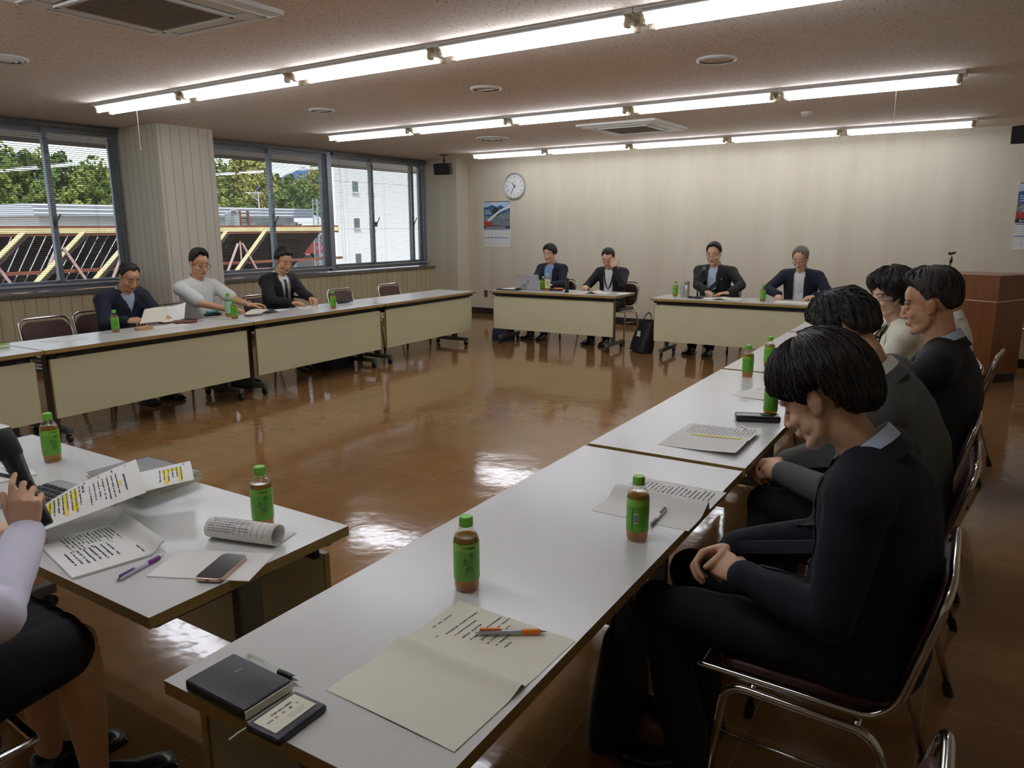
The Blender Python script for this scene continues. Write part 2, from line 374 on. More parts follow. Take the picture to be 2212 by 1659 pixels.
# ---- sliding windows: frame, sashes (glass as a sub-part), crescent lock
def window(n, y0, y1, meets, z0=0.845, z1=2.62, locks=()):
    w = thing('window_%d' % n, (XW, (y0 + y1) / 2, 0), kind='structure'); cyy = (y0 + y1) / 2
    fr = MB(); d = 0.11
    fr.box((0, 0, z0 + 0.02), (d, y1 - y0, 0.04)); fr.box((0, 0, z1 - 0.02), (d, y1 - y0, 0.04))
    for y in (y0 + 0.02, y1 - 0.02): fr.box((0, y - cyy, (z0 + z1) / 2), (d, 0.04, z1 - z0 - 0.08))
    fr.box((0.045, 0, z0 + 0.05), (0.006, y1 - y0 - 0.08, 0.02))
    fr.build('window_frame', M['aluminium'], w)
    ys = [y0 + 0.04] + list(meets) + [y1 - 0.04]
    for k in range(len(ys) - 1):
        a = ys[k] - (0.03 if k else 0) - cyy; b = ys[k + 1] + (0.03 if k < len(ys) - 2 else 0) - cyy; x = 0.022 if k % 2 else -0.018
        s_ = MB(); zz0, zz1 = z0 + 0.04, z1 - 0.04
        s_.box((x, (a + b) / 2, zz0 + 0.03), (0.032, b - a, 0.06)); s_.box((x, (a + b) / 2, zz1 - 0.025), (0.032, b - a, 0.05))
        for y in (a + 0.0275, b - 0.0275): s_.box((x, y, (zz0 + zz1) / 2), (0.032, 0.055, zz1 - zz0 - 0.11))
        so = s_.build('sash', M['aluminium'], w)
        g = MB().box((x, (a + b) / 2, (zz0 + zz1) / 2), (0.004, b - a - 0.10, zz1 - zz0 - 0.10)).build('window_glass', M['glass'], so)
    for y in locks:
        l_ = MB(); l_.rbox((0.062, y - cyy, 1.56), (0.03, 0.035, 0.075), 0.006); l_.tube([(0.075, y - cyy, 1.56), (0.085, y - cyy + 0.02, 1.60), (0.085, y - cyy + 0.06, 1.67)], 0.008, 6)
        l_.build('window_lock', M['alu_dark'], w)
    return w
window(1, -1.6, 2.1, (0.25,))
window(2, 2.1, 4.94, (4.17,), locks=(4.15,))
window(3, 5.66, 8.11, (7.117,), locks=(7.10,))
window(4, 8.19, 10.39, (9.11, 10.08), locks=(9.14, 10.06))
struct('trim_3', MB().box((XW + 0.03, 8.15, 1.73), (0.13, 0.08, 1.77)), M['aluminium'])
struct('trim_4', MB().box((XW + 0.02, 4.0, H - 0.0125), (0.17, 12.7, 0.023)), M['alu_dark'])

# ---- venetian blinds (slats are one pattern mesh per blind)
M['slat'] = pm('blind_slat', (176, 174, 172), 0.45, var=0.02)
M['cord'] = pm('blind_cord', (150, 146, 138), 0.8)
def blind(y0, y1, label, cordside=1):
    x0 = XW + 0.115
    b = thing('window_blind', (x0, (y0 + y1) / 2, 0), label=label, cat='blind', group='venetian blinds along the window wall'); w = y1 - y0
    MB().box((0, 0, 2.602), (0.035, w, 0.036)).build('headrail', M['sill'], b)
    s_ = MB(); z = 2.575; tilt = rad(9)
    c_, sn = math.cos(tilt) * 0.0125, math.sin(tilt) * 0.0125
    while z > 0.925:
        h2 = w / 2 - 0.01; e = 0.0007; cv = 0.0018
        rows = [[(-c_, -h2, z - sn), (-c_, h2, z - sn)], [(0, -h2, z + cv), (0, h2, z + cv)], [(c_, -h2, z + sn), (c_, h2, z + sn)]]
        s_.grid(rows); s_.grid([[(p[0], p[1], p[2] - e) for p in r] for r in rows[::-1]])
        z -= 0.0215
    s_.build('slats', M['slat'], b)
    MB().box((0, 0, 0.908), (0.026, w - 0.02, 0.018)).build('bottom_rail', M['slat'], b)
    c = MB()
    for k in range(3):
        yy = -w / 2 + w * (0.12 + 0.38 * k)
        for dx in (-0.0135, 0.0135): c.tube([(dx, yy, 2.59), (dx, yy, 0.905)], 0.0011, 4)
    c.build('ladder_cords', M['cord'], b)
    c = MB(); yy = cordside * (w / 2 - 0.1)
    for k, dy in enumerate((0, 0.05)):
        c.tube([(0.024, yy + dy * 0.2, 2.59), (0.024, yy + dy, 1.7), (0.026, yy + dy * 1.6 * (1 - k * 0.4), 1.02 - k * 0.06)], 0.0022, 4)
    c.build('pull_cord', M['cord'], b)
blind(-1.55, 2.06, 'grey venetian blind in the window beyond the left edge, nearest the camera')
blind(2.14, 4.93, 'grey venetian blind left of the square pillar, in front of the trees', 1)
blind(5.67, 8.09, 'grey venetian blind between the square pillar and the thick mullion', 1)
blind(8.21, 10.37, 'grey venetian blind nearest the back corner, before the big white building', -1)
# =================================================================== CEILING FITTINGS
M['tube_lit'] = emit('lit_fluorescent_tube', (240, 244, 255), TUBE_LIGHT)
M['grille'] = pm('air_grille', (150, 142, 136), 0.6, var=0.05)
FX = 1.36
def make_fixture():
    t = thing('ceiling_light', (0, 0, H)); w = FX
    b = MB(); b.box((0, 0, -0.012), (w - 0.006, 0.20, 0.024))
    pts = [(-0.10, 0), (0.10, 0), (0.10, -0.018), (0.045, -0.05), (-0.045, -0.05), (-0.10, -0.018)]
    vs_ = [(x, p[0], p[1] - 0.012) for x in (-w / 2 + 0.05, w / 2 - 0.05) for p in pts]
    b.add(vs_, [tuple(range(5, -1, -1)), tuple(range(6, 12))] + [(i, (i + 1) % 6, 6 + (i + 1) % 6, 6 + i) for i in range(6)])
    b.build('housing', M['white_paint'], t)
    for y in (-0.062, 0.062):
        MB().tube([(-w / 2 + 0.062, y, -0.066), (w / 2 - 0.062, y, -0.066)], 0.0155, 12).build('fluorescent_tube', M['tube_lit'], t, True, 40)
        for s_ in (-1, 1):
            h = MB(); h.rbox((s_ * (w / 2 - 0.045), y, -0.05), (0.028, 0.046, 0.075), 0.01); h.tube([(s_ * (w / 2 - 0.062), y, -0.066), (s_ * (w / 2 - 0.045), y, -0.066)], 0.019, 10)
            h.build('lamp_holder', M['socket'], t)
    k = MB()
    for s_ in (-1, 1): k.lathe([(0.008, -0.058), (0.008, -0.066), (0.005, -0.070)], 8, Matrix.Translation((s_ * w * 0.36, 0, 0)))
    k.build('cover_screws', M['socket'], t)
    return t
fx0 = make_fixture(); first = True
rows = [('foreground row', 3.95, -7.28, 5), ('unseen row added above the camera', 0.98, -7.28, 5), ('middle row', 6.80, -7.31, 5), ('row by the back wall', 9.84, -7.38, 5)]  # the row above the camera is added, to brighten the near tables
ordw = ['first', 'second', 'third', 'fourth', 'fifth', 'sixth']
for rn, y, x0, n in rows:
    for k in range(n):
        o = fx0 if first else copy_tree(fx0); first = False
        o.location = (x0 + FX * (k + 0.5), y, H)
        tag(o, 'lit twin tube ceiling light, %s from the windows in the %s' % (ordw[k], rn), 'ceiling light', 'fluorescent lights in the %s' % rn)
M['string'] = pm('pull_string', (222, 214, 196), 0.8)
for (x, y, ln, lab) in ((-6.62, 3.90, 0.34, 'thin pull string hanging from the ceiling light before the square pillar'), (-0.97, 6.74, 0.36, 'thin pull string hanging from the right end light of the middle row')):
    t = thing('pull_switch', (x, y, H - 0.085), label=lab, cat='pull switch', group='pull strings of the ceiling lights')
    MB().tube([(0, 0, 0.03), (0.002, 0, -ln / 2), (0, 0, -ln)], 0.0018, 5).build('string', M['string'], t)
    MB().tube([Vector((0, 0, -ln - 0.012)) + Vector((math.cos(a) * 0.012, 0, math.sin(a) * 0.012)) for a in np.linspace(0, 2 * PI, 13)[:-1]], 0.0016, 5, closed=True).build('ring', M['string'], t)

# ---- ceiling cassette air conditioners
def cassette(x, y, rot, label):
    t = thing('air_conditioner', (x, y, H), rot, label, 'air conditioner', 'ceiling cassette air conditioners'); s = 0.95
    b = MB(); b.box((0, 0, -0.012), (s, s, 0.024)); 
    prof = [(s / 2 - 0.01, -0.024), (s / 2 - 0.06, -0.038)]
    for q in range(4):
        R = Matrix.Rotation(q * PI / 2, 4, 'Z')
        b.add([(-prof[0][0], prof[0][0], prof[0][1]), (prof[0][0], prof[0][0], prof[0][1]), (prof[1][0], prof[1][0], prof[1][1]), (-prof[1][0], prof[1][0], prof[1][1])], [(3, 2, 1, 0)], R)
        b.box((0, 0.285, -0.034), (0.57 + 0.03, 0.02, 0.012), R); b.box((0, 0.41, -0.034), (0.82, 0.03, 0.012), R)
        b.box((0.345, 0.345, -0.034), (0.11, 0.11, 0.012), R)
    b.build('fascia', M['white_paint'], t)
    for q in range(4):
        R = Matrix.Rotation(q * PI / 2, 4, 'Z')
        v = MB(); v.box((0, 0.345, -0.026), (0.57, 0.10, 0.006), R); v.build('air_outlet', M['black'], t)
        v = MB(); v.box((0, 0.352, -0.034), (0.56, 0.07, 0.006), R @ Matrix.Translation((0, 0, 0)), rot=Matrix.Rotation(0.0, 3, 'X')); v.build('louver', M['white_paint'], t)
    g = MB(); g.box((0, 0, -0.036), (0.55, 0.55, 0.01))
    for k in range(40): g.box((0, -0.26 + 0.52 * k / 39, -0.043), (0.53, 0.005, 0.005))
    g.build('intake_grille', M['grille'], t)
    f = MB()
    for q in range(4): f.box((0, 0.29, -0.042), (0.60, 0.025, 0.016), Matrix.Rotation(q * PI / 2, 4, 'Z'))
    f.build('grille_frame', M['white_paint'], t)
cassette(-3.83, 2.36, rad(2), 'large white ceiling air conditioner at the top left, above the window end of the room')
cassette(-3.89, 8.22, rad(0), 'white ceiling air conditioner between the middle and back rows of lights')

# ---- round ceiling diffusers, hatch, smoke detector
def ring(R0, R1, z0, z1, seg=28): return [(R1, z0), (R0, z0), (R0, z1), (R1, z1), (R1, z0)]
def vent(x, y, r, label, rings=True, mat='white_paint', cap=True):
    t = thing('ceiling_vent', (x, y, H), 0, label, 'ceiling vent', 'round fittings in the ceiling')
    b = MB(); b.lathe([(r * 0.84, -0.004), (r, 0.0), (r, -0.010), (r * 0.9, -0.018), (r * 0.84, -0.012)], 32, caps=False); b.build('rim', M[mat], t, True, 50)
    if rings:
        for k, q in enumerate((0.66, 0.42)): MB().lathe([(r * q, -0.006), (r * (q + 0.13), -0.002), (r * (q + 0.13), -0.014), (r * q, -0.024 - 0.006 * k)], 28, caps=False).build('cone', M[mat], t, True, 50)
        MB().lathe([(r * 0.2, -0.02), (r * 0.2, -0.028), (0.001, -0.03)], 20).build('core', M[mat], t, True, 50)
    MB().lathe([(r * 0.86, -0.001), (r * 0.86, -0.004)], 28).build('backing', M['ceiling'] if not rings else M['grille'], t)
    if cap: b2 = MB().box((0, 0, -0.012), (r * 1.2, 0.025, 0.012)); b2.build('crossbar', M[mat], t)
    return t
vent(-5.80, 2.54, 0.13, 'round chrome diffuser at the far left, below the big air conditioner')
vent(-5.84, 5.33, 0.125, 'round white vent between light rows, in front of the square pillar', rings=False)
vent(-3.84, 5.30, 0.13, 'round grey vent in the middle of the ceiling, between first and middle lights', rings=False)
vent(-5.90, 8.27, 0.21, 'wide round metal diffuser near the ceiling speaker and clock')
vent(-1.90, 5.31, 0.135, 'round ceiling hatch above the seated row on the right', rings=False, cap=False)
t = thing('smoke_detector', (-1.99, 8.25, H), 0, 'small white smoke detector between the lights above the speaker with the microphone', 'smoke detector')
MB().lathe([(0.055, 0), (0.055, -0.016), (0.05, -0.02)], 24).build('base', M['white_paint'], t, True, 40)
MB().lathe([(0.044, -0.02), (0.044, -0.036), (0.036, -0.046), (0.0, -0.047)], 24, caps=False).build('sensor_cap', M['offwhite'], t, True, 40)

# ---- hanging loudspeakers
def speaker(x, y, rz, tilt, label):
    t = thing('ceiling_speaker', (x, y, H), rz, label, 'speaker', 'black loudspeakers hung from the ceiling')
    b = MB(); b.box((0, 0, -0.004), (0.13, 0.09, 0.008)); b.tube([(0, 0, -0.008), (0, 0, -0.07)], 0.012, 10); b.ell((0, 0, -0.085), (0.02, 0.02, 0.02)); b.tube([(0, 0, -0.09), (0, 0, -0.13)], 0.014, 10)
    b.build('bracket', M['black_metal'], t)
    R = Matrix.Translation((0, -0.02, -0.215)) @ Matrix.Rotation(tilt, 4, 'X')
    c = MB(); w, h, d = 0.145, 0.0875, 0.09
    pts = [(-w, -d), (w, -d), (w * 0.78, d), (-w * 0.78, d)]
    c.prism(pts, -h, h, R); o = c.build('cabinet', M['black'], t)
    bv = o.modifiers.new('bevel', 'BEVEL'); bv.width = 0.01; bv.segments = 2
    g = MB().rbox((0, -d - 0.004, 0), (w * 1.86, 0.012, h * 1.84), 0.004, M=R); go = g.build('grille', M['rubber'], t)
    MB().lathe([(0.009, -0.001), (0.009, 0.001)], 14, R @ Matrix.Translation((0, -d - 0.011, -0.01)) @ Matrix.Rotation(PI / 2, 4, 'X')).build('badge', M['grey_metal'], go)
speaker(-7.93, 9.78, rad(14), rad(8), 'black loudspeaker hanging from the ceiling in front of the corner pier')
speaker(-0.10, 9.55, rad(-10), rad(8), 'black loudspeaker hanging at the right edge above the hanging calendar')

# =================================================================== WALL FITTINGS
def text_mesh(body, size, ext=0.0004, align='CENTER'):
    cu = bpy.data.curves.new('lettering', 'FONT'); cu.body = body; cu.size = size; cu.extrude = ext; cu.align_x = align; cu.align_y = 'CENTER'; cu.resolution_u = 3
    o = bpy.data.objects.new('tmp', cu); COL.objects.link(o)
    dg = bpy.context.evaluated_depsgraph_get(); dg.update()
    me = bpy.data.meshes.new_from_object(o.evaluated_get(dg)); bpy.data.objects.remove(o); bpy.data.curves.remove(cu)
    return me
def text_into(mb, body, size, fn, ext=0.0004):
    """lay lettering into a mesh builder; fn maps (x, y, z) of the flat text to a point"""
    me = text_mesh(body, size, ext)
    mb.add([fn(v.co) for v in me.vertices], [tuple(p.vertices) for p in me.polygons]); bpy.data.meshes.remove(me)
    return mb
# wall clock, local +z out of the wall
CW = Matrix.Translation((-7.165, YW, 2.171)) @ Matrix.Rotation(PI / 2, 4, 'X')
t = thing('wall_clock', (-7.165, YW, 2.171), label='round white wall clock with silver rim above the calendar', cat='clock'); t.rotation_euler = (PI / 2, 0, 0)
MB().lathe([(0.215, 0.0), (0.218, 0.03), (0.205, 0.045), (0.192, 0.04), (0.188, 0.028)], 48, caps=False).build('rim', pm('silver_plastic', (196, 198, 198), 0.3, 0.5), t, True, 50)
MB().lathe([(0.20, 0.004), (0.20, 0.022)], 40).build('dial', M['white_paint'], t)
nb = MB()
for k in range(1, 13):
    a = PI / 2 - k * PI / 6
    text_into(nb, str(k), 0.05, lambda c, a=a: Vector((c.x + 0.146 * math.cos(a), c.y + 0.146 * math.sin(a), 0.0235 + c.z)))
for k in range(60):
    a = k * PI / 30; nb.box((0, 0, 0), (0.008, 0.0022, 0.001), Matrix.Rotation(a, 4, 'Z') @ Matrix.Translation((0.182, 0, 0.0235)))
nb.box((0, 0.075, 0.0235), (0.04, 0.006, 0.001)); nb.build('numerals', M['ink'], t)
for (ln, wd, a, nm) in ((0.082, 0.011, 90 - 317.5, 'hour_hand'), (0.135, 0.008, 90 - 210, 'minute_hand')):
    MB().box((ln / 2 - 0.015, 0, 0), (ln + 0.03, wd, 0.002), Matrix.Translation((0, 0, 0.027)) @ Matrix.Rotation(rad(a), 4, 'Z')).build(nm, M['black'], t)
MB().box((0.055, 0, 0), (0.15, 0.004, 0.001), Matrix.Translation((0, 0, 0.030)) @ Matrix.Rotation(rad(90 - 97), 4, 'Z')).build('second_hand', pm('pale_green_plastic', (206, 216, 186), 0.5), t)
MB().lathe([(0.01, 0.022), (0.01, 0.033)], 14).build('hub', M['black'], t)
# calendars
M['cal_sky'] = pm('print_sky', (120, 168, 220), 0.6, var=0.1, vscale=3, rgb2=(222, 232, 240), detail=5)
M['cal_mtn'] = pm('print_mountain', (36, 74, 128), 0.6, var=0.3, vscale=9, rgb2=(66, 108, 160))
M['cal_town'] = pm('print_town', (62, 84, 92), 0.6, vscale=26, rgb2=(150, 164, 170), detail=6)
M['cal_tree'] = pm('print_tree', (38, 60, 40), 0.6, var=0.4, vscale=20)
M['cal_red'] = pm('print_red', (178, 62, 52), 0.6, var=0.3, vscale=20)
M['cal_navy'] = pm('print_navy', (34, 46, 78), 0.6)
M['cal_snow'] = pm('print_snow', (226, 232, 238), 0.6)
def calendar(x0, x1, z0, z1, label):
    w, h = x1 - x0, z1 - z0; y = YW - 0.004
    t = thing('calendar', (x0, y, z0), label=label, cat='calendar', group='wall calendars')
    def P(u, v, e): return Vector((u * w, -e, v * h))
    MB().box((w / 2, 0, h / 2), (w, 0.004, h)).build('sheet', M['paper'], t)
    split = 0.40
    def patch(nm, poly, mat, e): MB().add([P(u, split + v * (1 - split), e) for u, v in poly], [tuple(range(len(poly)))]).build(nm, mat, pic)
    pic = MB().add([P(0, split, 0.0024), P(1, split, 0.0024), P(1, 1, 0.0024), P(0, 1, 0.0024)], [(0, 1, 2, 3)]).build('picture', M['cal_sky'], t)
    patch('mountains', [(0, 0.3), (1, 0.3), (1, 0.82), (0.8, 0.76), (0.62, 0.86), (0.5, 0.78), (0.33, 0.88), (0.18, 0.8), (0, 0.78)], M['cal_mtn'], 0.003)
    patch('town', [(0, 0.1), (1, 0.1), (1, 0.62), (0.6, 0.52), (0.3, 0.45), (0, 0.5)], M['cal_town'], 0.0034)
    patch('tree', [(0.34, 0.55), (0.5, 0.45), (0.62, 0.52), (0.58, 0.72), (0.46, 0.8), (0.36, 0.72)], M['cal_tree'], 0.0038)
    patch('bridge', [(0.1, 0.3), (0.22, 0.27), (0.62, 0.6), (1, 0.76), (1, 0.86), (0.6, 0.68), (0.36, 0.5)], M['cal_snow'], 0.0042)
    patch('foliage', [(0, 0.1), (0.34, 0.1), (0.36, 0.2), (0.25, 0.27), (0.1, 0.25), (0, 0.3)], M['cal_red'], 0.0042)
    patch('title_band', [(0, 0.0), (1, 0.0), (1, 0.1), (0, 0.1)], M['cal_navy'], 0.0044)
    g = MB()
    for (v0, v1) in ((0.05, 0.2), (0.24, 0.38)):
        for k in range(8): g.box((w * (0.02 + 0.96 * k / 7), -0.0024, h * (v0 + v1) / 2), (0.002, 0.001, h * (v1 - v0)))
        for k in range(5): g.box((w / 2, -0.0024, h * (v0 + (v1 - v0) * k / 4)), (w * 0.97, 0.001, 0.0018))
        g.box((w / 2, -0.0026, h * v1), (w * 0.97, 0.001, 0.012))
    g.build('date_grid', M['blue_print'], t)
    k_ = MB()
    for r in range(3):
        for c in range(4 + r): k_.box((w * (0.06 + 0.045 * c), -0.0046, h * (0.80 - 0.035 * r)), (w * 0.03, 0.0006, h * 0.018))
    for c in range(12): k_.box((w * (0.1 + 0.065 * c), -0.0052, h * (split + 0.03)), (w * 0.045, 0.0006, h * 0.02))
    k_.build('printed_title', M['paper'], t)
    MB().box((w / 2, -0.003, h - 0.006), (w * 0.98, 0.006, 0.012)).build('binding', M['grey_metal'], t)
calendar(-7.812, -7.268, 1.175, 1.935, 'picture calendar under the round clock at the left end of the back wall')
calendar(-0.145, 0.40, 1.24, 2.0, 'picture calendar cut off by the right edge, below the hanging speaker')
for (x, lab, hole) in ((-7.79, 'brown socket plate low on the back wall, nearer the corner', 0), (-7.62, 'ivory socket plate beside the brown one, behind the folder table', 1)):
    t = thing('wall_socket', (x, YW, 0.36), label=lab, cat='socket', group='socket plates on the back wall')
    MB().rbox((0, -0.005, 0), (0.075, 0.012, 0.12), 0.004).build('plate', M['socket'] if hole else pm('brown_plate', (92, 80, 66), 0.5), t)
    for z in (-0.025, 0.025): MB().box((0, -0.0115, z), (0.028, 0.002, 0.022)).build('outlet', M['offwhite'] if hole else M['black'], t)
# =================================================================== TABLES
TZ = 0.70
def make_table():
    t = thing('folding_table', (0, 0, 0)); w, d, th = 1.79, 0.605, 0.028
    b = MB(); z0, z1 = TZ - th, TZ; x, y = w / 2, d / 2
    b.add([(-x, -y, z1), (x, -y, z1), (x, y, z1), (-x, y, z1), (-x, -y, z0), (x, -y, z0), (x, y, z0), (-x, y, z0)], [(0, 1, 2, 3), (7, 6, 5, 4)])
    b.cur = 1; b.add(b.v[:8], [(4, 5, 1, 0), (5, 6, 2, 1), (6, 7, 3, 2), (7, 4, 0, 3)])
    o = b.build('tabletop', [M['laminate'], M['edge_band']], t)
    p = MB(); yp = -y + 0.05; pz0, pz1 = 0.20, 0.625; px = x - 0.04
    p.box((0, yp, (pz0 + pz1) / 2), (2 * px - 0.012, 0.018, pz1 - pz0)); p.cur = 1
    for s_ in (-1, 1): p.box((s_ * (px - 0.003), yp, (pz0 + pz1) / 2), (0.006, 0.0185, pz1 - pz0))
    p.build('modesty_panel', [M['panel'], M['edge_band']], t)
    s_ = MB(); s_.box((0, 0.02, TZ - th - 0.085), (w - 0.3, 0.36, 0.012)); s_.box((0, -0.16, TZ - th - 0.045), (w - 0.3, 0.012, 0.085))
    for k in (-0.55, 0.0, 0.55): s_.box((k, 0.02, TZ - th - 0.042), (0.02, 0.34, 0.082))
    s_.build('shelf', M['black_metal'], t)
    bm_ = MB(); bm_.box((0, -0.02, TZ - th - 0.02), (w - 0.16, 0.05, 0.04)); bm_.box((0, yp + 0.02, TZ - th - 0.035), (w - 0.12, 0.02, 0.05)); bm_.build('crossbeam', M['black_metal'], t)
    for sx in (-1, 1):
        l_ = MB(); X = sx * (x - 0.13)
        l_.rbox((X, -0.045, 0.36), (0.035, 0.075, 0.56), 0.006); l_.rbox((X, 0.0, 0.085), (0.045, 0.50, 0.045), 0.006); l_.rbox((X, 0, TZ - th - 0.02), (0.05, 0.42, 0.036), 0.005)
        l_.tube([(X - 0.03 * sx, -0.24, TZ - th - 0.05), (X + 0.03 * sx, -0.24, TZ - th - 0.05)], 0.018, 10)
        lo = l_.build('leg', M['grey_metal'], t)
        for sy in (-1, 1):
            c = MB(); c.tube([(X - 0.012, sy * 0.225, 0.028), (X + 0.012, sy * 0.225, 0.028)], 0.0275, 16); c.tube([(X, sy * 0.215, 0.034), (X, sy * 0.205, 0.066)], 0.011, 8); c.rbox((X, sy * 0.217, 0.042), (0.034, 0.03, 0.02), 0.004)
            c.build('caster', M['black'], lo, True, 40)
    for sy in (-1, 1):
        for sx in (-1, 1):
            c = MB(); c.ell((sx * (x - 0.05), sy * 0.26, TZ - th - 0.014), (0.022, 0.022, 0.014)); c.build('bumper', M['rubber'], t, True)
    return t
tb0 = make_table(); used = []
def table(x, y, rz, label, group):
    """x, y: middle of the table; modesty panel on local -y"""
    o = tb0 if not used else copy_tree(tb0); used.append(o); o.location = (x, y, 0); o.rotation_euler = (0, 0, rz)
    return tag(o, label, 'table', group)
def along(p, q, ta, tb_, off):
    p, q = Vector(p), Vector(q); d = (q - p).normalized(); n = Vector((d.y, -d.x)); return p + d * ((ta + tb_) / 2) + n * off, math.atan2(d.y, d.x)
# window side row: front edge from (-5.37,0.6) to (-5.832,7.815); panel faces the middle of the room
d_ = (Vector((-5.832, 7.815)) - Vector((-5.506, 2.408))).normalized(); nL = Vector((-d_.y, d_.x)); e0 = Vector((-5.506, 2.408)) + Vector((-0.012, 0))
labs = ['white topped folding table of the window row, at the left edge of the photo', 'white topped folding table of the window row where the man reads a sheet', 'white topped folding table of the window row before the man in white shirt', 'last white topped folding table of the window row, ending near the back wall']
for k in range(4):
    c = e0 + d_ * (1.803 * (k - 1) + 0.9) + nL * 0.3025
    table(c.x, c.y, math.atan2(d_.y, d_.x), labs[k], 'tables of the window row')
# right row: left edge from (-1.25,0.661) on; panel faces the middle of the room
dR = (Vector((-1.497, 6.234)) - Vector((-1.25, 0.661))).normalized(); nR = Vector((dR.y, -dR.x)); e1 = Vector((-1.25, 0.661)) + Vector((0.0, 0.0))
labs = ['white folding table with the black diary, nearest the camera', 'white folding table with the black pen case, second in the right row', 'white folding table in the right row, third from the camera, beside two bottles', 'farthest white folding table of the right row, before the back tables']
for k in range(4):
    c = e1 + dR * (1.826 * k + 0.9 + 0.01) + nR * 0.3025
    table(c.x, c.y, math.atan2(-dR.y, -dR.x), labs[k], 'tables of the right row')
# presenter's tables on the near side, panel faces the middle (+y)
for k, (c, lab) in enumerate((((-2.395, 1.07), 'white folding table with highlighted papers in front of the woman with microphone'), ((-4.395, 1.035), 'white folding table corner at the left edge, beyond the table with papers'))):
    table(c[0], c[1], rad(181.4), lab, 'tables on the near side')
# back tables, panel faces the camera (-y)
table(-4.885 - 0.018, 8.052 + 0.302, rad(3.4), 'white folding table with the open laptop, before the back wall', 'tables by the back wall')
table(-2.68, 8.172 + 0.302, rad(3.0), 'white folding table with the desk microphone, before the back wall', 'tables by the back wall')

# =================================================================== CHAIRS
def make_chair():
    t = thing('folding_chair', (0, 0, 0))
    s_ = MB(); s_.plate((0, 0.015, 0.437), 0.405, 0.40, 0.034, 0.05, 6); so = s_.build('seat', M['vinyl'], t); bv = so.modifiers.new('bevel', 'BEVEL'); bv.width = 0.012; bv.segments = 3; bv.angle_limit = rad(50); shade(so.data, 40)
    R = Matrix.Translation((0, -0.232, 0.605)) @ Matrix.Rotation(rad(90 + 14), 4, 'X')
    b = MB(); b.plate((0, 0, 0), 0.40, 0.30, 0.028, 0.09, 7, R); bo = b.build('backrest', M['vinyl'], t); bv = bo.modifiers.new('bevel', 'BEVEL'); bv.width = 0.01; bv.segments = 3; bv.angle_limit = rad(50); shade(bo.data, 40)
    f = MB(); w = 0.213
    half = [(w, 0.225, 0.425), (w, -0.15, 0.418), (w, -0.20, 0.47), (w, -0.272, 0.765)]
    L_ = fillet([Vector(p) for p in half], 0.06, 5)
    top = fillet([Vector((w, -0.24, 0.62)), Vector((w, -0.275, 0.775)), Vector((-w, -0.275, 0.775)), Vector((-w, -0.24, 0.62))], 0.085, 7)
    pts = L_[:-1] + top[1:-1] + [Vector((-p.x, p.y, p.z)) for p in L_[:-1][::-1]]
    front = fillet([pts[-1], Vector((-w, 0.262, 0.425)), Vector((w, 0.262, 0.425)), pts[0]], 0.035, 4)
    f.tube(pts + front[1:-1], 0.0105, 10, closed=True); f.build('frame', M['chrome'], t, True)
    for sx in (-1, 1):
        l_ = MB(); X = sx * 0.232
        l_.tube(fillet([(X + sx * 0.012, 0.225, 0.015), (X, 0.185, 0.405), (X, -0.16, 0.388), (X + sx * 0.012, -0.275, 0.015)], 0.055, 6), 0.0112, 10)
        lo = l_.build('leg_frame', M['chrome'], t, True)
        st = MB(); st.tube([(X + sx * 0.004, 0.202, 0.27), (X + sx * 0.004, -0.198, 0.255)], 0.0042, 8); st.build('stretcher', M['chrome'], lo, True)
        for (yy, dy) in ((0.2255, 0.005), (-0.2755, -0.012)):
            c = MB(); c.tube([(X + sx * 0.0125, yy, 0.0), (X + sx * 0.011, yy - dy, 0.04)], 0.015, 12); c.build('foot_cap', M['rubber'], lo, True, 50)
    u = MB(); u.tube([(-0.232, 0.12, 0.405), (0.232, 0.12, 0.405)], 0.008, 8); u.tube([(-0.232, -0.12, 0.392), (0.232, -0.12, 0.392)], 0.008, 8); u.build('cross_tube', M['chrome'], t, True)
    return t
ch0 = make_chair(); usedc = []
def chair(x, y, face, label, group):
    o = ch0 if not usedc else copy_tree(ch0); usedc.append(o); o.location = (x, y, 0); o.rotation_euler = (0, 0, rad(face - 90))
    return tag(o, label, 'chair', group)

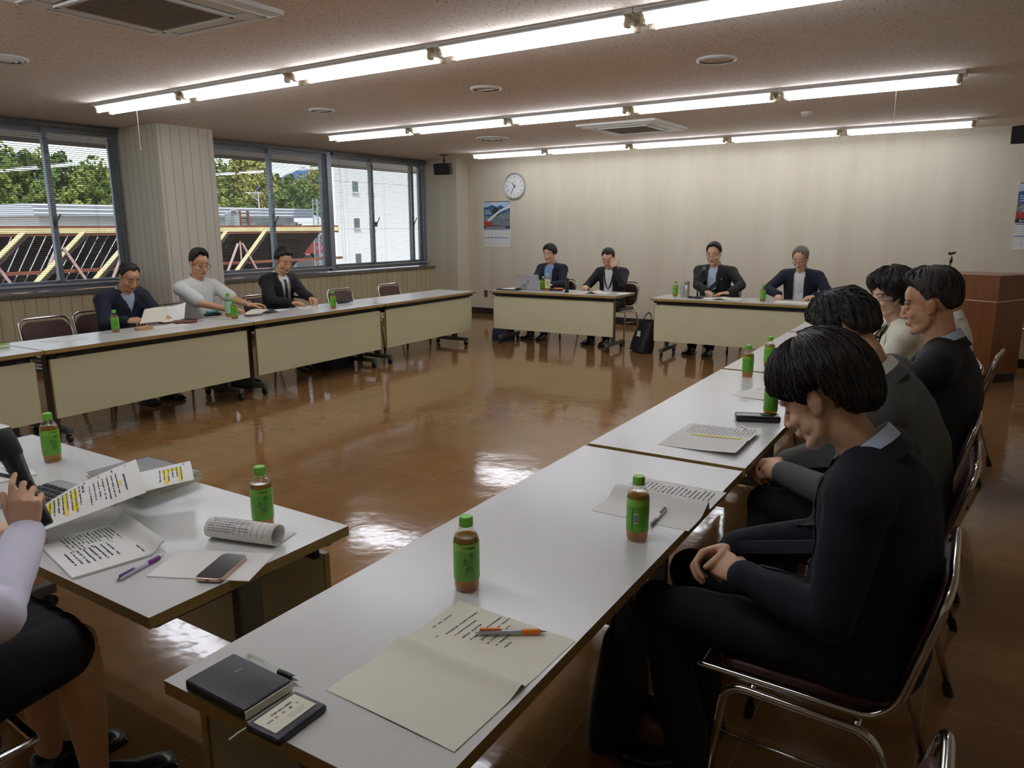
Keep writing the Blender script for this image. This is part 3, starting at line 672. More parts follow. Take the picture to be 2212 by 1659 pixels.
# =================================================================== BOTTLES
M['pet'] = clear('pet_bottle', (248, 252, 246), 0.10, 0.04)
M['tea'] = clear('green_tea', (206, 150, 20), 0.02, 0.1, opaque=0.42, rgb=(232, 182, 40))
M['label'] = pm('green_label', (92, 166, 34), 0.35, var=0.04, coat=0.3)
M['label_top'] = pm('light_green_label', (124, 186, 52), 0.35, var=0.04, coat=0.3)
M['cap'] = pm('green_cap', (122, 190, 62), 0.42, var=0.03)
M['label_ink'] = pm('dark_green_ink', (16, 46, 42), 0.5)
M['label_ink2'] = pm('mid_green_ink', (44, 104, 26), 0.5)
M['stamp'] = pm('red_stamp_ink', (176, 92, 54), 0.5)
M['barcode'] = pm('barcode_white', (214, 226, 196), 0.5)
def make_bottle(cap_mat='cap', full=True, lab='label', lab2='label_top', letters=True, hs=1.0):
    t = thing('tea_bottle', (0, 0, 0)); R = 0.0305
    prof = [(0.0, 0.001), (0.022, 0.0), (0.028, 0.003), (0.0295, 0.012), (0.029, 0.02), (0.0303, 0.03), (0.0303, 0.118), (0.0296, 0.126), (0.026, 0.138), (0.0185, 0.147), (0.0145, 0.151), (0.0145, 0.153), (0.0175, 0.1535), (0.0175, 0.1555), (0.0135, 0.156), (0.0135, 0.162)]
    MB().lathe(prof, 28, caps=False).build('bottle', M['pet'], t, True)
    lv = 0.134 if full else 0.03
    lp = [(0.0, 0.0025), (0.0265, 0.004), (0.0285, 0.013), (0.028, 0.02), (0.0292, 0.03)] + ([(0.0292, 0.118), (0.0285, 0.126), (0.026, 0.133)] if full else [(0.0292, 0.036)])
    MB().lathe(lp + [(0.0, lp[-1][1] + 0.0005)], 28, caps=False).build('tea', M['tea'], t, True, 60)
    b = MB(); b.lathe([(0.0306, 0.030), (0.0308, 0.032), (0.0308, 0.103)], 32, caps=False); b.cur = 1; b.lathe([(0.0308, 0.103), (0.0308, 0.118), (0.0304, 0.121)], 32, caps=False)
    lo = b.build('label', [M[lab], M[lab2]], t, True)
    if letters:
        r_ = 0.0309; ink = MB(); ink2 = MB()
        def wrap(a0, cx_, cz_): return lambda c: Vector((math.sin(a0 + (c.x + cx_) / r_) * (r_ + c.z), -math.cos(a0 + (c.x + cx_) / r_) * (r_ + c.z), c.y + cz_))
        for k in range(2):
            a = k * PI * 0.62
            for (ch, sz, x, z) in (('お', 0.0145, 0.0065, 0.0935), ('〜', 0.008, 0.006, 0.083), ('い', 0.0085, 0.0062, 0.0765), ('お', 0.0185, -0.007, 0.078), ('茶', 0.022, 0.001, 0.0605)):
                text_into(ink, ch, sz, wrap(a, x, z), 0.0001)
            text_into(ink, '伊藤園', 0.0078, wrap(a, 0.003, 0.1115), 0.0001)
            for q in range(5):
                an = q * 2 * PI / 5; text_into(ink, '・', 0.007, wrap(a, -0.0125 + 0.0022 * math.cos(an), 0.1115 + 0.0022 * math.sin(an)), 0.0001)
            text_into(ink2, 'Oi Ocha', 0.0062, wrap(a, 0.003, 0.0445), 0.0001)
            for z in (0.0395, 0.0365): 
                for q in range(7): text_into(ink2, '-', 0.005, wrap(a, -0.006 + q * 0.003, z), 0.0001)
        ink.build('lettering', M['label_ink'], lo); ink2.build('small_lettering', M['label_ink2'], lo)
        st = MB()
        def patch(mb, a, x0, x1, z0, z1, e=0.0003): mb.grid([[Vector((math.sin(a + x / r_) * (r_ + e), -math.cos(a + x / r_) * (r_ + e), z)) for x in np.linspace(x0, x1, 5)] for z in (z0, z1)])
        for k in range(2): patch(st, k * PI * 0.62, -0.0095, -0.0055, 0.0475, 0.0535)
        st.build('red_stamp', M['stamp'], lo)
        ab = PI * 1.35; bc = MB(); patch(bc, ab, -0.006, 0.006, 0.056, 0.084); bc.build('barcode_panel', M['barcode'], lo)
        bl = MB()
        for q in range(9): patch(bl, ab, -0.005, 0.005, 0.0585 + q * 0.0026, 0.0585 + q * 0.0026 + (0.0009, 0.0016)[q % 2], 0.0006)
        for q in range(9): patch(bl, ab, -0.012, -0.0085, 0.036 + q * 0.007, 0.0395 + q * 0.007, 0.0003)
        bl.build('barcode_lines', M['label_ink'], lo)
    c = MB(); c.lathe([(0.0148, 0.1565), (0.0158, 0.157), (0.0158, 0.177), (0.0145, 0.180), (0.0, 0.1802)], 28, caps=False); co = c.build('cap', M[cap_mat], t, True, 40)
    k = MB()
    for q in range(28): k.box((0.0159, 0, 0.167), (0.0006, 0.0016, 0.018), Matrix.Rotation(q * 2 * PI / 28, 4, 'Z'))
    k.build('cap_ribs', M[cap_mat], co)
    return t
bt0 = make_bottle(); usedb = []
BG = 'green tea bottles on the tables'
def bottle(x, y, label, rot=None, z=TZ, s=1.0):
    o = bt0 if not usedb else copy_tree(bt0); usedb.append(o); o.location = (x, y, z); o.scale = (s, s, s)
    o.rotation_euler = (0, 0, math.atan2(-y, -x) + PI / 2 if rot is None else rot)
    return tag(o, label, 'bottle', BG)
def facecam(x, y, a): return math.atan2(-y, -x) + PI / 2 + rad(a)
bottle(-1.0, 1.285, 'green tea bottle nearest the camera, behind the open white booklet', facecam(-1.0, 1.285, 12))
bottle(-0.787, 1.765, 'green tea bottle with its barcode side showing, beside a silver pen', facecam(-0.787, 1.765, -250))
bottle(-0.858, 3.309, 'green tea bottle standing behind the black pen case', facecam(-0.858, 3.309, 45))
bottle(-1.213, 4.142, 'green tea bottle near the table joint, the left one of two by the right row', facecam(-1.213, 4.142, 44))
bottle(-1.205, 4.535, 'green tea bottle just past the table joint, the right one of two', facecam(-1.205, 4.535, 44))
bottle(-1.702, 1.255, 'green tea bottle behind the rolled up sheet at the table corner', facecam(-1.702, 1.255, 5))
bottle(-2.848, 1.223, 'green tea bottle behind the raised microphone', facecam(-2.848, 1.223, 22))
bottle(-6.02, 3.18, 'green tea bottle in front of the man in navy jacket reading', facecam(-6.02, 3.18, 20))
bottle(-5.96, 4.255, 'green tea bottle before a paler bottle, in front of the man in white shirt', facecam(-5.96, 4.255, 15))
bottle(-5.865, 5.37, 'green tea bottle between the man with tie and the empty chairs', facecam(-5.865, 5.37, 25))
bottle(-5.19, 8.39, 'small green tea bottle between the laptop and a tall pale bottle', facecam(-5.19, 8.39, 40))
bottle(-3.405, 8.50, 'green tea bottle beside the steel flask on the back table', facecam(-3.4, 8.5, 60))
bottle(-2.358, 8.446, 'green tea bottle between the two men at the microphone table', facecam(-2.36, 8.45, 60))
M['label_pale'] = pm('pale_green_label', (150, 196, 150), 0.4, var=0.05); M['label_cream'] = pm('cream_label', (212, 214, 150), 0.4, var=0.06); M['cap_white'] = pm('pale_cap', (190, 214, 160), 0.4)
b2 = make_bottle('cap', False, 'label_pale', 'label_pale', False); b2.location = (-6.15, 4.33, TZ); b2.scale = (1.05, 1.05, 1.22)
tag(b2, 'tall half empty bottle with pale label before the man in white shirt', 'bottle', BG)
b3 = make_bottle('cap_white', True, 'label_cream', 'label_cream', False); b3.location = (-5.10, 8.36, TZ); b3.scale = (1.12, 1.12, 1.25)
tag(b3, 'tall tea bottle with cream label right of the laptop', 'bottle', BG)
ml = MB()
for (z, w_) in ((0.095, 0.5), (0.082, 0.4), (0.07, 0.5), (0.055, 0.3)):
    for a in (-w_ / 2, w_ / 2): ml.box((0, 0, 0), (0.009, 0.001, 0.006), Matrix.Rotation(a, 4, 'Z') @ Matrix.Translation((0, -0.0312, z)))
ml.build('lettering', M['label_ink'], b3); b3.rotation_euler = (0, 0, facecam(-5.1, 8.36, 0))
# =================================================================== PAPERS AND SMALL THINGS
def marks(mb, fn, rows, e=0.0006):
    """printed lines: rows = (u0, u1, v, height, gap); little blocks along the sheet, standing for unreadable print"""
    for (u0, u1, v, h, gap) in rows:
        u = u0
        while u < u1:
            w = h * random.uniform(0.55, 1.0)
            if random.random() > gap:
                hh = h * random.uniform(0.55, 1.0)
                q = [fn(u, v), fn(u + w, v), fn(u + w, v + hh), fn(u, v + hh)]
                mb.add([Vector((p[0], p[1], p[2] + e)) for p in q], [(0, 1, 2, 3)])
            u += w + h * 0.28
def sheet(name, label, cat, x, y, rz, w, d, fn=None, rows=(), hl=(), th=0.0008, mat='paper', group=None, nu=14, nv=14, z=TZ, extra=0, hl_mat='marker', ink='ink'):
    """thin sheet, u along local x (reading direction), v along local y downwards the page; fn(u, v) gives local x, y, z"""
    t = thing(name, (x, y, z), rz, label, cat, group)
    if fn is None: fn = lambda u, v: (u - w / 2, d / 2 - v, th)
    b = MB()
    rows_ = [[Vector(fn(w * i / nu, d * j / nv)) for i in range(nu + 1)] for j in range(nv + 1)]
    b.grid([[p for p in r] for r in rows_][::-1])
    b.grid([[p - Vector((0, 0, th * 0.9)) for p in r] for r in rows_])
    ring_ = [rows_[0][i] for i in range(nu + 1)] + [rows_[j][nu] for j in range(1, nv + 1)] + [rows_[nv][i] for i in range(nu - 1, -1, -1)] + [rows_[j][0] for j in range(nv - 1, 0, -1)]
    n = len(ring_); low = [p - Vector((0, 0, th * 0.9)) for p in ring_]
    b.add(ring_ + low, [(i, (i + 1) % n, n + (i + 1) % n, n + i) for i in range(n)])
    b.build('sheet', M[mat], t, True, 35)
    if hl:
        g = MB()
        for (u0, u1, v0, v1) in hl:
            m = 12
            for k in range(m):
                a, c = u0 + (u1 - u0) * k / m, u0 + (u1 - u0) * (k + 1) / m
                g.add([Vector(fn(*p)) + Vector((0, 0, 0.0004)) for p in ((a, v0), (c, v0), (c, v1), (a, v1))], [(0, 1, 2, 3)])
        g.build('highlighting', M[hl_mat], t)
    if rows:
        k = MB(); marks(k, fn, rows); k.build('printed_text', M[ink], t)
    return t
def textrows(u0, u1, v0, v1, n, h, gap=0.12, ragged=0.25):
    return [(u0, u1 - random.uniform(0, ragged) * (u1 - u0), v0 + (v1 - v0) * k / max(1, n - 1), h, gap) for k in range(n)]

# open booklet nearest the camera; read from the right-hand side (+x), text runs along +y
def bk(u, v):   # u along +y (0..0.40), v along +x (0..0.30)
    z = 0.0012 + 0.012 * math.exp(-((u - 0.205) / 0.03) ** 2) * (1 if u < 0.205 else 0.12) + 0.002 * math.sin(v * 9) * (u < 0.2)
    return (u - 0.2, 0.15 - v, z)
sheet('booklet', 'open white printed booklet in front of the nearest tea bottle', 'booklet', -0.824, 1.025, rad(90), 0.40, 0.30, bk,
      rows=[(0.276, 0.335, 0.022, 0.0045, 0.15)] + [(0.245, 0.262, 0.052, 0.004, 0.3)] + [(0.27 + 0.004 * k, 0.27 + ln, 0.062 + 0.0185 * k, 0.0042, 0.1) for k, ln in enumerate((0.11, 0.085, 0.07, 0.12, 0.13, 0.105, 0.09, 0.05))], th=0.0012, mat='paper2', nu=40, nv=12)
def fold(w, crest, zc, lift=0.0, end=None):
    """sheet whose near page is folded over with a soft roll at u = crest"""
    def fn(u, v):
        z = 0.001 + zc * math.exp(-((u - crest) / 0.045) ** 2) * (1 if u < crest else 0) + (zc * math.exp(-((u - crest) / 0.004) ** 2) if u >= crest else 0) + lift * v * v * 8
        return (u - w / 2, 0.15 - v, z)
    return fn
sheet('handout', 'folded over printed sheets under a silver pen, in front of the dark haired man', 'paper', -0.845, 2.065, rad(92), 0.36, 0.30, fold(0.36, 0.18, 0.028),
      rows=textrows(0.205, 0.335, 0.05, 0.27, 16, 0.005, 0.1, 0.2), nu=48)
sheet('handout', 'printed sheets with one highlighted line before the pen case', 'paper', -0.955, 2.825, rad(92), 0.38, 0.30, fold(0.38, 0.17, 0.006, 0.02),
      rows=textrows(0.235, 0.36, 0.03, 0.28, 18, 0.0045, 0.15, 0.1), hl=[(0.195, 0.21, 0.06, 0.27)], nu=40)
sheet('handout', 'loose white sheet beside a pen, past the pen case in the right row', 'paper', -0.96, 3.78, rad(80), 0.34, 0.29, fold(0.34, 0.12, 0.004, 0.012), rows=textrows(0.2, 0.31, 0.04, 0.2, 6, 0.005), nu=36)
# presenter's papers
def bigdoc(u, v):
    z = 0.055 + 0.09 * max(0.0, 1 - v / 0.297) ** 1.2 * (1 - 0.55 * u / 0.25) + 0.012 * math.sin(u * 9 + v * 6) - 0.05 * (v / 0.3) ** 3 * (u / 0.25 < 0.5)
    return (u - 0.115, 0.15 - v, max(0.012, z))
st_rows = [(0.075, 0.18, 0.04, 0.006, 0.05)] + textrows(0.05, 0.2, 0.06, 0.13, 7, 0.0042, 0.12, 0.2) + [(0.03, 0.08, 0.145, 0.006, 0.1)] + textrows(0.02, 0.2, 0.155, 0.285, 13, 0.0045, 0.08, 0.2) + textrows(0.012, 0.03, 0.03, 0.14, 4, 0.005, 0.2)
sheet('document', 'curled stapled document striped with yellow highlighter, behind the hand with microphone', 'document', -2.12, 0.975, rad(-24), 0.23, 0.30, bigdoc, rows=st_rows,
      hl=[(0.03, 0.19, 0.163, 0.178), (0.02, 0.2, 0.188, 0.197), (0.02, 0.13, 0.206, 0.211), (0.02, 0.16, 0.225, 0.246), (0.02, 0.12, 0.255, 0.261), (0.11, 0.14, 0.052, 0.058), (0.09, 0.1, 0.1, 0.104)], nu=22, nv=30)
def doc2(u, v):
    return (u - 0.11, 0.15 - v, 0.052 + 0.035 * (1 - v / 0.3) + 0.01 * math.sin(u * 14))
sheet('document', 'sheet with a block of yellow highlighting on the paper stack by the presenter', 'document', -2.16, 1.16, rad(-30), 0.21, 0.24, doc2, rows=[(0.02, 0.06, 0.02, 0.006, 0.2)] + textrows(0.06, 0.19, 0.03, 0.09, 6, 0.0045), hl=[(0.07, 0.10, 0.03, 0.085), (0.10, 0.2, 0.03, 0.04), (0.10, 0.2, 0.07, 0.08)], nu=14)
def book(u, v):
    z = 0.006 + 0.028 * math.exp(-((v) / 0.02) ** 2)
    return (u - 0.15, 0.105 - v, z)
sheet('notebook', 'open stapled notes with small print along the near table edge', 'notebook', -1.935, 0.925, rad(-10), 0.29, 0.22, book, rows=textrows(0.02, 0.15, 0.05, 0.17, 14, 0.0042, 0.25, 0.5) + textrows(0.13, 0.24, 0.09, 0.19, 8, 0.0055, 0.1, 0.2) + [(0.2, 0.26, 0.04, 0.005, 0.1)], th=0.0055, nu=16, nv=26)
def page(u, v): return (u - 0.1, 0.15 - v, 0.0012)
sheet('handout', 'plain white sheet lying under the phone', 'paper', -1.605, 1.025, rad(-62), 0.155, 0.26, lambda u, v: (u - 0.078, 0.13 - v, 0.0022), th=0.0022)
# rolled sheet: a tube of printed paper with a loose end
t = thing('rolled_paper', (-1.665, 1.165, TZ), rad(17), 'curled printed sheet rolled over beside the phone', 'paper')
cs = [(0.085, 0.001), (0.05, 0.0015), (0.02, 0.002)] + [(-0.031 * math.sin(a), 0.029 - 0.027 * math.cos(a)) for a in np.linspace(0.12, 2 * PI * 0.93, 26)]
b = MB(); b.grid([[Vector((x, c[0], c[1])) for x in np.linspace(-0.105, 0.105, 8)] for c in cs]); ro = b.build('sheet', M['paper'], t, True)
sm = ro.modifiers.new('thick', 'SOLIDIFY'); sm.thickness = 0.0018; sm.offset = 0
k = MB()
for q in range(9):
    a = PI * (0.55 + 0.075 * q)
    for r in range(20 if q % 3 else 12):
        x = -0.095 + r * 0.0065 + random.uniform(0, 0.002); w = random.uniform(0.003, 0.006)
        p = [Vector((xx, -0.0325 * math.sin(aa), 0.029 - 0.0285 * math.cos(aa))) for xx, aa in ((x, a), (x + w, a), (x + w, a + 0.055), (x, a + 0.055))]
        k.add(p, [(0, 1, 2, 3)])
for q in range(7):
    x = -0.03 + q * 0.018; k.add([Vector((xx, -0.0327 * math.sin(aa), 0.029 - 0.0287 * math.cos(aa))) for aa in np.linspace(PI * 0.5, PI * 1.25, 8) for xx in (x, x + 0.0009)], [(2 * i, 2 * i + 1, 2 * i + 3, 2 * i + 2) for i in range(7)])
k.build('printed_text', M['ink'], t)
# stack of documents with clear folder on top
stk = thing('document_stack', (-2.36, 1.285, TZ), rad(2), 'stack of papers topped by a clear folder with a blue printed title', 'papers')
M['clear_file'] = clear('clear_file', (250, 252, 255), 0.12, 0.06)
b = MB(); z = 0.0
for k in range(9):
    h = random.uniform(0.0025, 0.005); b.box((random.uniform(-0.004, 0.004), random.uniform(-0.003, 0.003), z + h / 2), (0.30, 0.215, h - 0.0006), rot=Matrix.Rotation(random.uniform(-0.02, 0.02), 3, 'Z')); z += h
b.build('paper_stack', M['paper2'], stk)
sh = MB().box((0.005, 0.002, z + 0.0012), (0.297, 0.21, 0.001)).build('title_page', M['paper'], stk)
MB().box((0.06, -0.045, z + 0.002), (0.15, 0.055, 0.0006)).build('blue_title', M['blue_print'], sh)
k = MB()
for r, (ya, n_) in enumerate(((-0.033, 11), (-0.055, 9))):
    for q in range(n_): k.box((0.0 + q * 0.0115, ya, z + 0.0025), (random.uniform(0.005, 0.009), 0.010, 0.0004))
for q in range(18): k.box((-0.05 + q * 0.011, 0.05, z + 0.002), (0.007, 0.003, 0.0004))
k.build('title_text', M['paper'], sh)
MB().box((0.004, 0.002, z + 0.0042), (0.312, 0.222, 0.0008)).build('clear_folder', M['clear_file'], stk)
# phones
def phone(x, y, rz, label, case=(214, 178, 164), s=1.0):
    t = thing('smartphone', (x, y, TZ + 0.0035), rz, label, 'phone')
    M['pc'] = pm('phone_case', case, 0.25, 0.35, var=0.03)
    b = MB(); b.plate((0, 0, 0.0045), 0.075 * s, 0.150 * s, 0.009, 0.013, 6); bo = b.build('case', M['pc'], t); bv = bo.modifiers.new('bevel', 'BEVEL'); bv.width = 0.002; bv.segments = 2; bv.angle_limit = rad(50)
    b = MB(); b.plate((0, 0, 0.0094), 0.070 * s, 0.145 * s, 0.0012, 0.011, 6); b.build('screen', pm('dark_glass', (38, 38, 40), 0.12, var=0.02), t)
    MB().box((0, -0.0752 * s, 0.004), (0.010, 0.001, 0.003)).build('charging_port', M['black'], t)
phone(-1.56, 1.02, rad(26), 'smartphone in a rose metallic case on the white sheet', s=0.92)
# pens: barrel along +x
def pen(x, y, rz, label, body, grip, clip, tip='chrome', z=TZ, ln=0.142, clearbody=False):
    t = thing('pen', (x, y, z + 0.006), rz, label, 'pen'); Ry = Matrix.Rotation(PI / 2, 4, 'Y'); r = 0.0055
    MB().lathe([(r * 0.8, -ln / 2), (r, -ln / 2 + 0.003), (r, ln * 0.12)], 14, Ry).build('barrel', body, t, True, 40)
    MB().lathe([(r, ln * 0.12), (r * 1.1, ln * 0.2), (r * 1.05, ln * 0.38), (r * 0.95, ln * 0.40)], 14, Ry).build('grip', grip, t, True, 40)
    MB().lathe([(r * 0.8, ln * 0.40), (r * 0.35, ln * 0.47), (r * 0.12, ln * 0.5)], 12, Ry).build('tip', M[tip], t, True, 40)
    c = MB(); c.rbox((-ln * 0.33, 0.0, r + 0.0022), (ln * 0.32, 0.006, 0.003), 0.001); c.rbox((-ln * 0.47, 0, r * 0.5), (0.008, 0.006, r), 0.001); c.build('clip', clip, t)
    MB().lathe([(r * 0.5, -ln / 2 - 0.008), (r * 0.5, -ln / 2)], 10, Ry).build('button', M['plastic_clear'] if clearbody else M[tip], t, True, 40)
    return t
M['orange'] = pm('orange_plastic', (236, 124, 28), 0.4, var=0.04); M['silver'] = pm('silver_paint', (186, 186, 192), 0.3, 0.4); M['purple'] = pm('purple_plastic', (104, 44, 130), 0.4)
p_ = pen(-0.793, 1.172, math.atan2(1.211 - 1.133, 0.111), 'orange and silver ballpoint pen lying on the open booklet', M['silver'], M['orange'], M['orange'], z=TZ + 0.002)
k = MB(); 
for q in range(14): k.box((-0.052 + q * 0.0045, 0.0037, 0.0044), (0.0028, 0.0016, 0.0004), rot=Matrix.Rotation(-0.7, 3, 'X'))
k.build('printed_text', M['ink'], p_)
pen(-0.795, 1.925, math.atan2(-0.157, 0.016), 'silver multicolour pen with dark clip, right of the tea bottle with the barcode', M['silver'], pm('grey_grip', (120, 122, 132), 0.5), M['black'])
pen(-0.86, 2.98, rad(-58), 'thin clear pen lying between the printed sheets and the pen case', M['plastic_clear'], M['plastic_clear'], M['silver'], 'grey_metal', clearbody=True)
pen(-0.93, 3.90, rad(150), 'dark pen lying on the sheet in front of the dark haired man', M['black'], M['black'], M['black'])
pen(-1.735, 0.915, math.atan2(0.127, -0.036), 'purple ballpoint pen near the table edge, left of the phone', pm('clear_lilac', (214, 206, 224), 0.25), M['purple'], M['purple'])
sheet('notepad', 'small notepad with scribbles at the left edge, behind the microphone', 'notepad', -2.84, 1.03, rad(-8), 0.21, 0.20, lambda u, v: (u - 0.105, 0.1 - v, 0.006), rows=textrows(0.03, 0.18, 0.03, 0.15, 5, 0.007, 0.4, 0.5), th=0.006)
pen(-2.79, 1.035, rad(10), 'black pen resting on the notepad at the left edge', M['black'], M['black'], M['black'], 'silver', z=TZ + 0.0065)
# black diary with card wallet
t = thing('diary', (-1.105, 0.735, TZ), rad(1), 'black leather diary with gold year stamp near the table corner', 'diary')
b = MB(); b.rbox((0, 0, 0.0115), (0.168, 0.108, 0.023), 0.006, 3); b.build('cover', M['leather'], t, True, 40)
MB().box((0.004, 0, 0.0115), (0.163, 0.102, 0.015)).build('page_block', M['paper2'], t)
k = MB(); text_into(k, '2026', 0.0085, lambda c: Vector((-0.023 - c.y, 0.019 + c.x, 0.0233 + c.z)))
k.build('year_stamp', pm('gold_foil', (196, 176, 140), 0.4, 0.4), t)
pen(-1.095, 0.803, rad(2), 'clear ballpoint pen clipped to the far side of the black diary', M['plastic_clear'], M['black'], M['plastic_clear'], 'silver', z=TZ + 0.006, clearbody=True)
t = thing('card_wallet', (-0.962, 0.727, TZ), rad(3), 'black wallet holding a white business card beside the diary', 'wallet')
b = MB(); b.rbox((0, 0, 0.007), (0.080, 0.112, 0.014), 0.005, 3); b.build('cover', M['leather'], t, True, 40)
co = MB().box((-0.004, 0.0, 0.0145), (0.055, 0.091, 0.0008)).build('business_card', M['paper2'], t)
k = MB()
def card(cx_, cy_): return lambda c: Vector((-0.004 + cx_ - c.y, cy_ + c.x, 0.0151 + c.z))
text_into(k, '中津川商工会議所', 0.0058, card(-0.0135, 0.004), 0.0001); text_into(k, '専務理事', 0.0032, card(-0.003, -0.030), 0.0001)
for q, ch in enumerate('松井嘉之'): text_into(k, ch, 0.0062, card(-0.003, -0.016 + q * 0.0155), 0.0001)
for r in range(4):
    for q in range(15 - r): text_into(k, '-', 0.005, card(0.009 + 0.0032 * r, -0.004 + q * 0.0026), 0.0001)
k.build('lettering', M['ink'], co)
MB().tube([(-0.042, -0.05, 0.004), (-0.046, -0.062, 0.002), (-0.045, -0.085, 0.0015)], 0.0016, 6).build('bookmark_ribbon', M['paper'], t)
# pen case
t = thing('pen_case', (-0.885, 3.21, TZ), rad(24), 'long black glossy pen case lying in front of a tea bottle', 'case')
b = MB(); b.rbox((0, 0, 0.014), (0.185, 0.075, 0.028), 0.008, 3); b.build('shell', pm('glossy_black', (24, 27, 26), 0.18), t, True, 40)
MB().rbox((0.03, -0.0, 0.0285), (0.04, 0.016, 0.002), 0.001).build('badge', M['grey_metal'], t); MB().box((0, -0.0376, 0.016), (0.17, 0.0008, 0.0012)).build('seam', M['grey_metal'], t)

# ---- things on the window row
sheet('handout', 'flat white sheet in front of the empty chair at the left', 'paper', -5.93, 2.73, rad(95), 0.26, 0.19, None, th=0.0015)
sheet('handout', 'white sheets lying flat before the man reading', 'paper', -6.0, 3.62, rad(94), 0.30, 0.20, None, rows=textrows(0.03, 0.26, 0.03, 0.17, 7, 0.005), th=0.003)
t = thing('wooden_box', (-5.97, 3.385, TZ), rad(90), 'small light brown box between the tea bottle and the papers', 'box')
b = MB(); b.rbox((0, 0, 0.0135), (0.125, 0.07, 0.027), 0.004); b.build('body', pm('light_wood', (188, 148, 108), 0.5, var=0.08, stretch=(1, 8, 8)), t); MB().box((0, -0.0352, 0.018), (0.12, 0.0006, 0.001)).build('seam', M['edge_band'], t)
t = thing('leather_pouch', (-6.06, 3.82, TZ), rad(80), 'brown leather pouch beside the reading man on the table', 'pouch')
b = MB(); b.rbox((0, 0, 0.016), (0.19, 0.085, 0.032), 0.014, 3); b.build('body', pm('brown_leather', (110, 66, 46), 0.45, var=0.15, bump=0.2), t, True, 40); b = MB(); b.rbox((0.06, 0, 0.034), (0.11, 0.08, 0.006), 0.003, rot=Matrix.Rotation(0.12, 3, 'Y')); b.build('flap', pm('dark_leather', (66, 40, 34), 0.45), t)
pen(-6.12, 3.98, rad(85), 'small silver pen beyond the brown leather pouch', M['silver'], M['silver'], M['silver'])
t = thing('spectacle_case', (-6.36, 4.30, TZ), rad(80), 'teal and black cases beside the arm of the man in white shirt', 'case')
MB().rbox((0, 0.0, 0.012), (0.15, 0.06, 0.024), 0.008, 3).build('lower_case', M['black'], t, True, 40); MB().rbox((0.0, 0.01, 0.036), (0.11, 0.055, 0.02), 0.008, 3).build('upper_case', pm('teal_plastic', (96, 164, 168), 0.3, 0.2), t, True, 40)
t = thing('smartphone', (-6.02, 4.50, TZ), rad(92), 'dark phone lying under the edge of the thick papers by the man in white shirt', 'phone')
MB().rbox((0, 0, 0.005), (0.155, 0.075, 0.010), 0.004).build('case', pm('brown_case', (92, 70, 64), 0.4), t); MB().box((0, 0, 0.0102), (0.145, 0.067, 0.0006)).build('screen', M['black'], t)
def lifted(u, v): return (u - 0.145, 0.1 - v, 0.004 + 0.035 * max(0, 1 - ((u - 0.15) / 0.13) ** 2))
sheet('handout', 'thick cream papers bulging under the hand of the man in white shirt', 'paper', -6.12, 4.68, rad(94), 0.29, 0.20, lifted, mat='paper2', nu=20)
sheet('handout', 'thin white sheet lying between two men of the window row', 'paper', -6.22, 4.96, rad(97), 0.20, 0.12, None)
sheet('handout', 'white sheet with raised corner under the hands of the man with tie', 'paper', -6.17, 5.32, rad(94), 0.30, 0.19, lambda u, v: (u - 0.15, 0.1 - v, 0.0012 + 0.075 * max(0, (0.5 - u / 0.30)) ** 2 * 4 * max(0, 0.6 - v / 0.19)), nu=20)
pen(-6.07, 5.47, rad(98), 'white pen beside the tea bottle of the man with tie', M['white_paint'], M['white_paint'], M['white_paint'])
t = thing('umbrella', (-6.13, 5.78, TZ), rad(97), 'folded black umbrella lying on the window row table', 'umbrella')
MB().tube([(-0.11, 0, 0.02), (0.0, 0, 0.022), (0.09, 0, 0.02)], [0.014, 0.019, 0.015], 12).build('canopy', M['black'], t, True); MB().tube([(0.09, 0, 0.02), (0.14, 0, 0.02)], 0.009, 10).build('handle', M['grey_metal'], t, True); MB().tube([(0.005, 0, 0.022), (0.012, 0, 0.022)], 0.0205, 12).build('strap', M['rubber'], t, True)
t = thing('hand_towel', (-5.92, 2.30, TZ), rad(95), 'small green and white folded cloth at the left edge of the photo', 'towel')
MB().rbox((0, 0, 0.012), (0.09, 0.10, 0.024), 0.01, 3).build('cloth', pm('pale_cloth', (206, 216, 186), 0.8), t, True, 50); MB().rbox((0, -0.02, 0.026), (0.092, 0.05, 0.006), 0.003).build('stripe', pm('green_cloth', (128, 166, 70), 0.8), t)

# ---- things on the back tables
t = thing('laptop', (-5.345, 8.315, TZ), rad(183), 'silver laptop seen from behind its lid on the back table', 'laptop')
MB().rbox((0, -0.10, 0.009), (0.32, 0.22, 0.018), 0.004).build('base', M['silver'], t)
Rl = Matrix.Translation((0, 0.012, 0.016)) @ Matrix.Rotation(rad(-14), 4, 'X')
lid = MB().rbox((0, 0, 0.098), (0.325, 0.008, 0.20), 0.003, M=Rl).build('lid', M['silver'], t); MB().box((0, -0.0045, 0.10), (0.30, 0.001, 0.175), Rl).build('screen', M['black'], lid)
MB().box((0, 0.0046, 0.105), (0.022, 0.0008, 0.016), Rl).build('badge', M['grey_metal'], lid); MB().box((0, -0.09, 0.0185), (0.28, 0.10, 0.001)).build('keyboard', M['black'], t)
t = thing('document_folder', (-5.60, 8.22, TZ), rad(4), 'black folder with white sheet at the left end of the laptop table', 'folder')
MB().rbox((0, 0, 0.008), (0.30, 0.22, 0.016), 0.005).build('cover', M['black'], t); MB().box((0.01, -0.01, 0.0165), (0.20, 0.15, 0.001)).build('sheet', M['paper'], t)
t = thing('computer_mouse', (-5.465, 8.205, TZ), rad(20), 'black and red mouse between the folder and the laptop', 'mouse')
MB().ell((0, 0, 0.016), (0.035, 0.055, 0.02)).build('body', M['black'], t, True); MB().ell((-0.012, -0.02, 0.022), (0.018, 0.03, 0.016)).build('red_cover', pm('red_plastic', (208, 70, 40), 0.35), t, True)
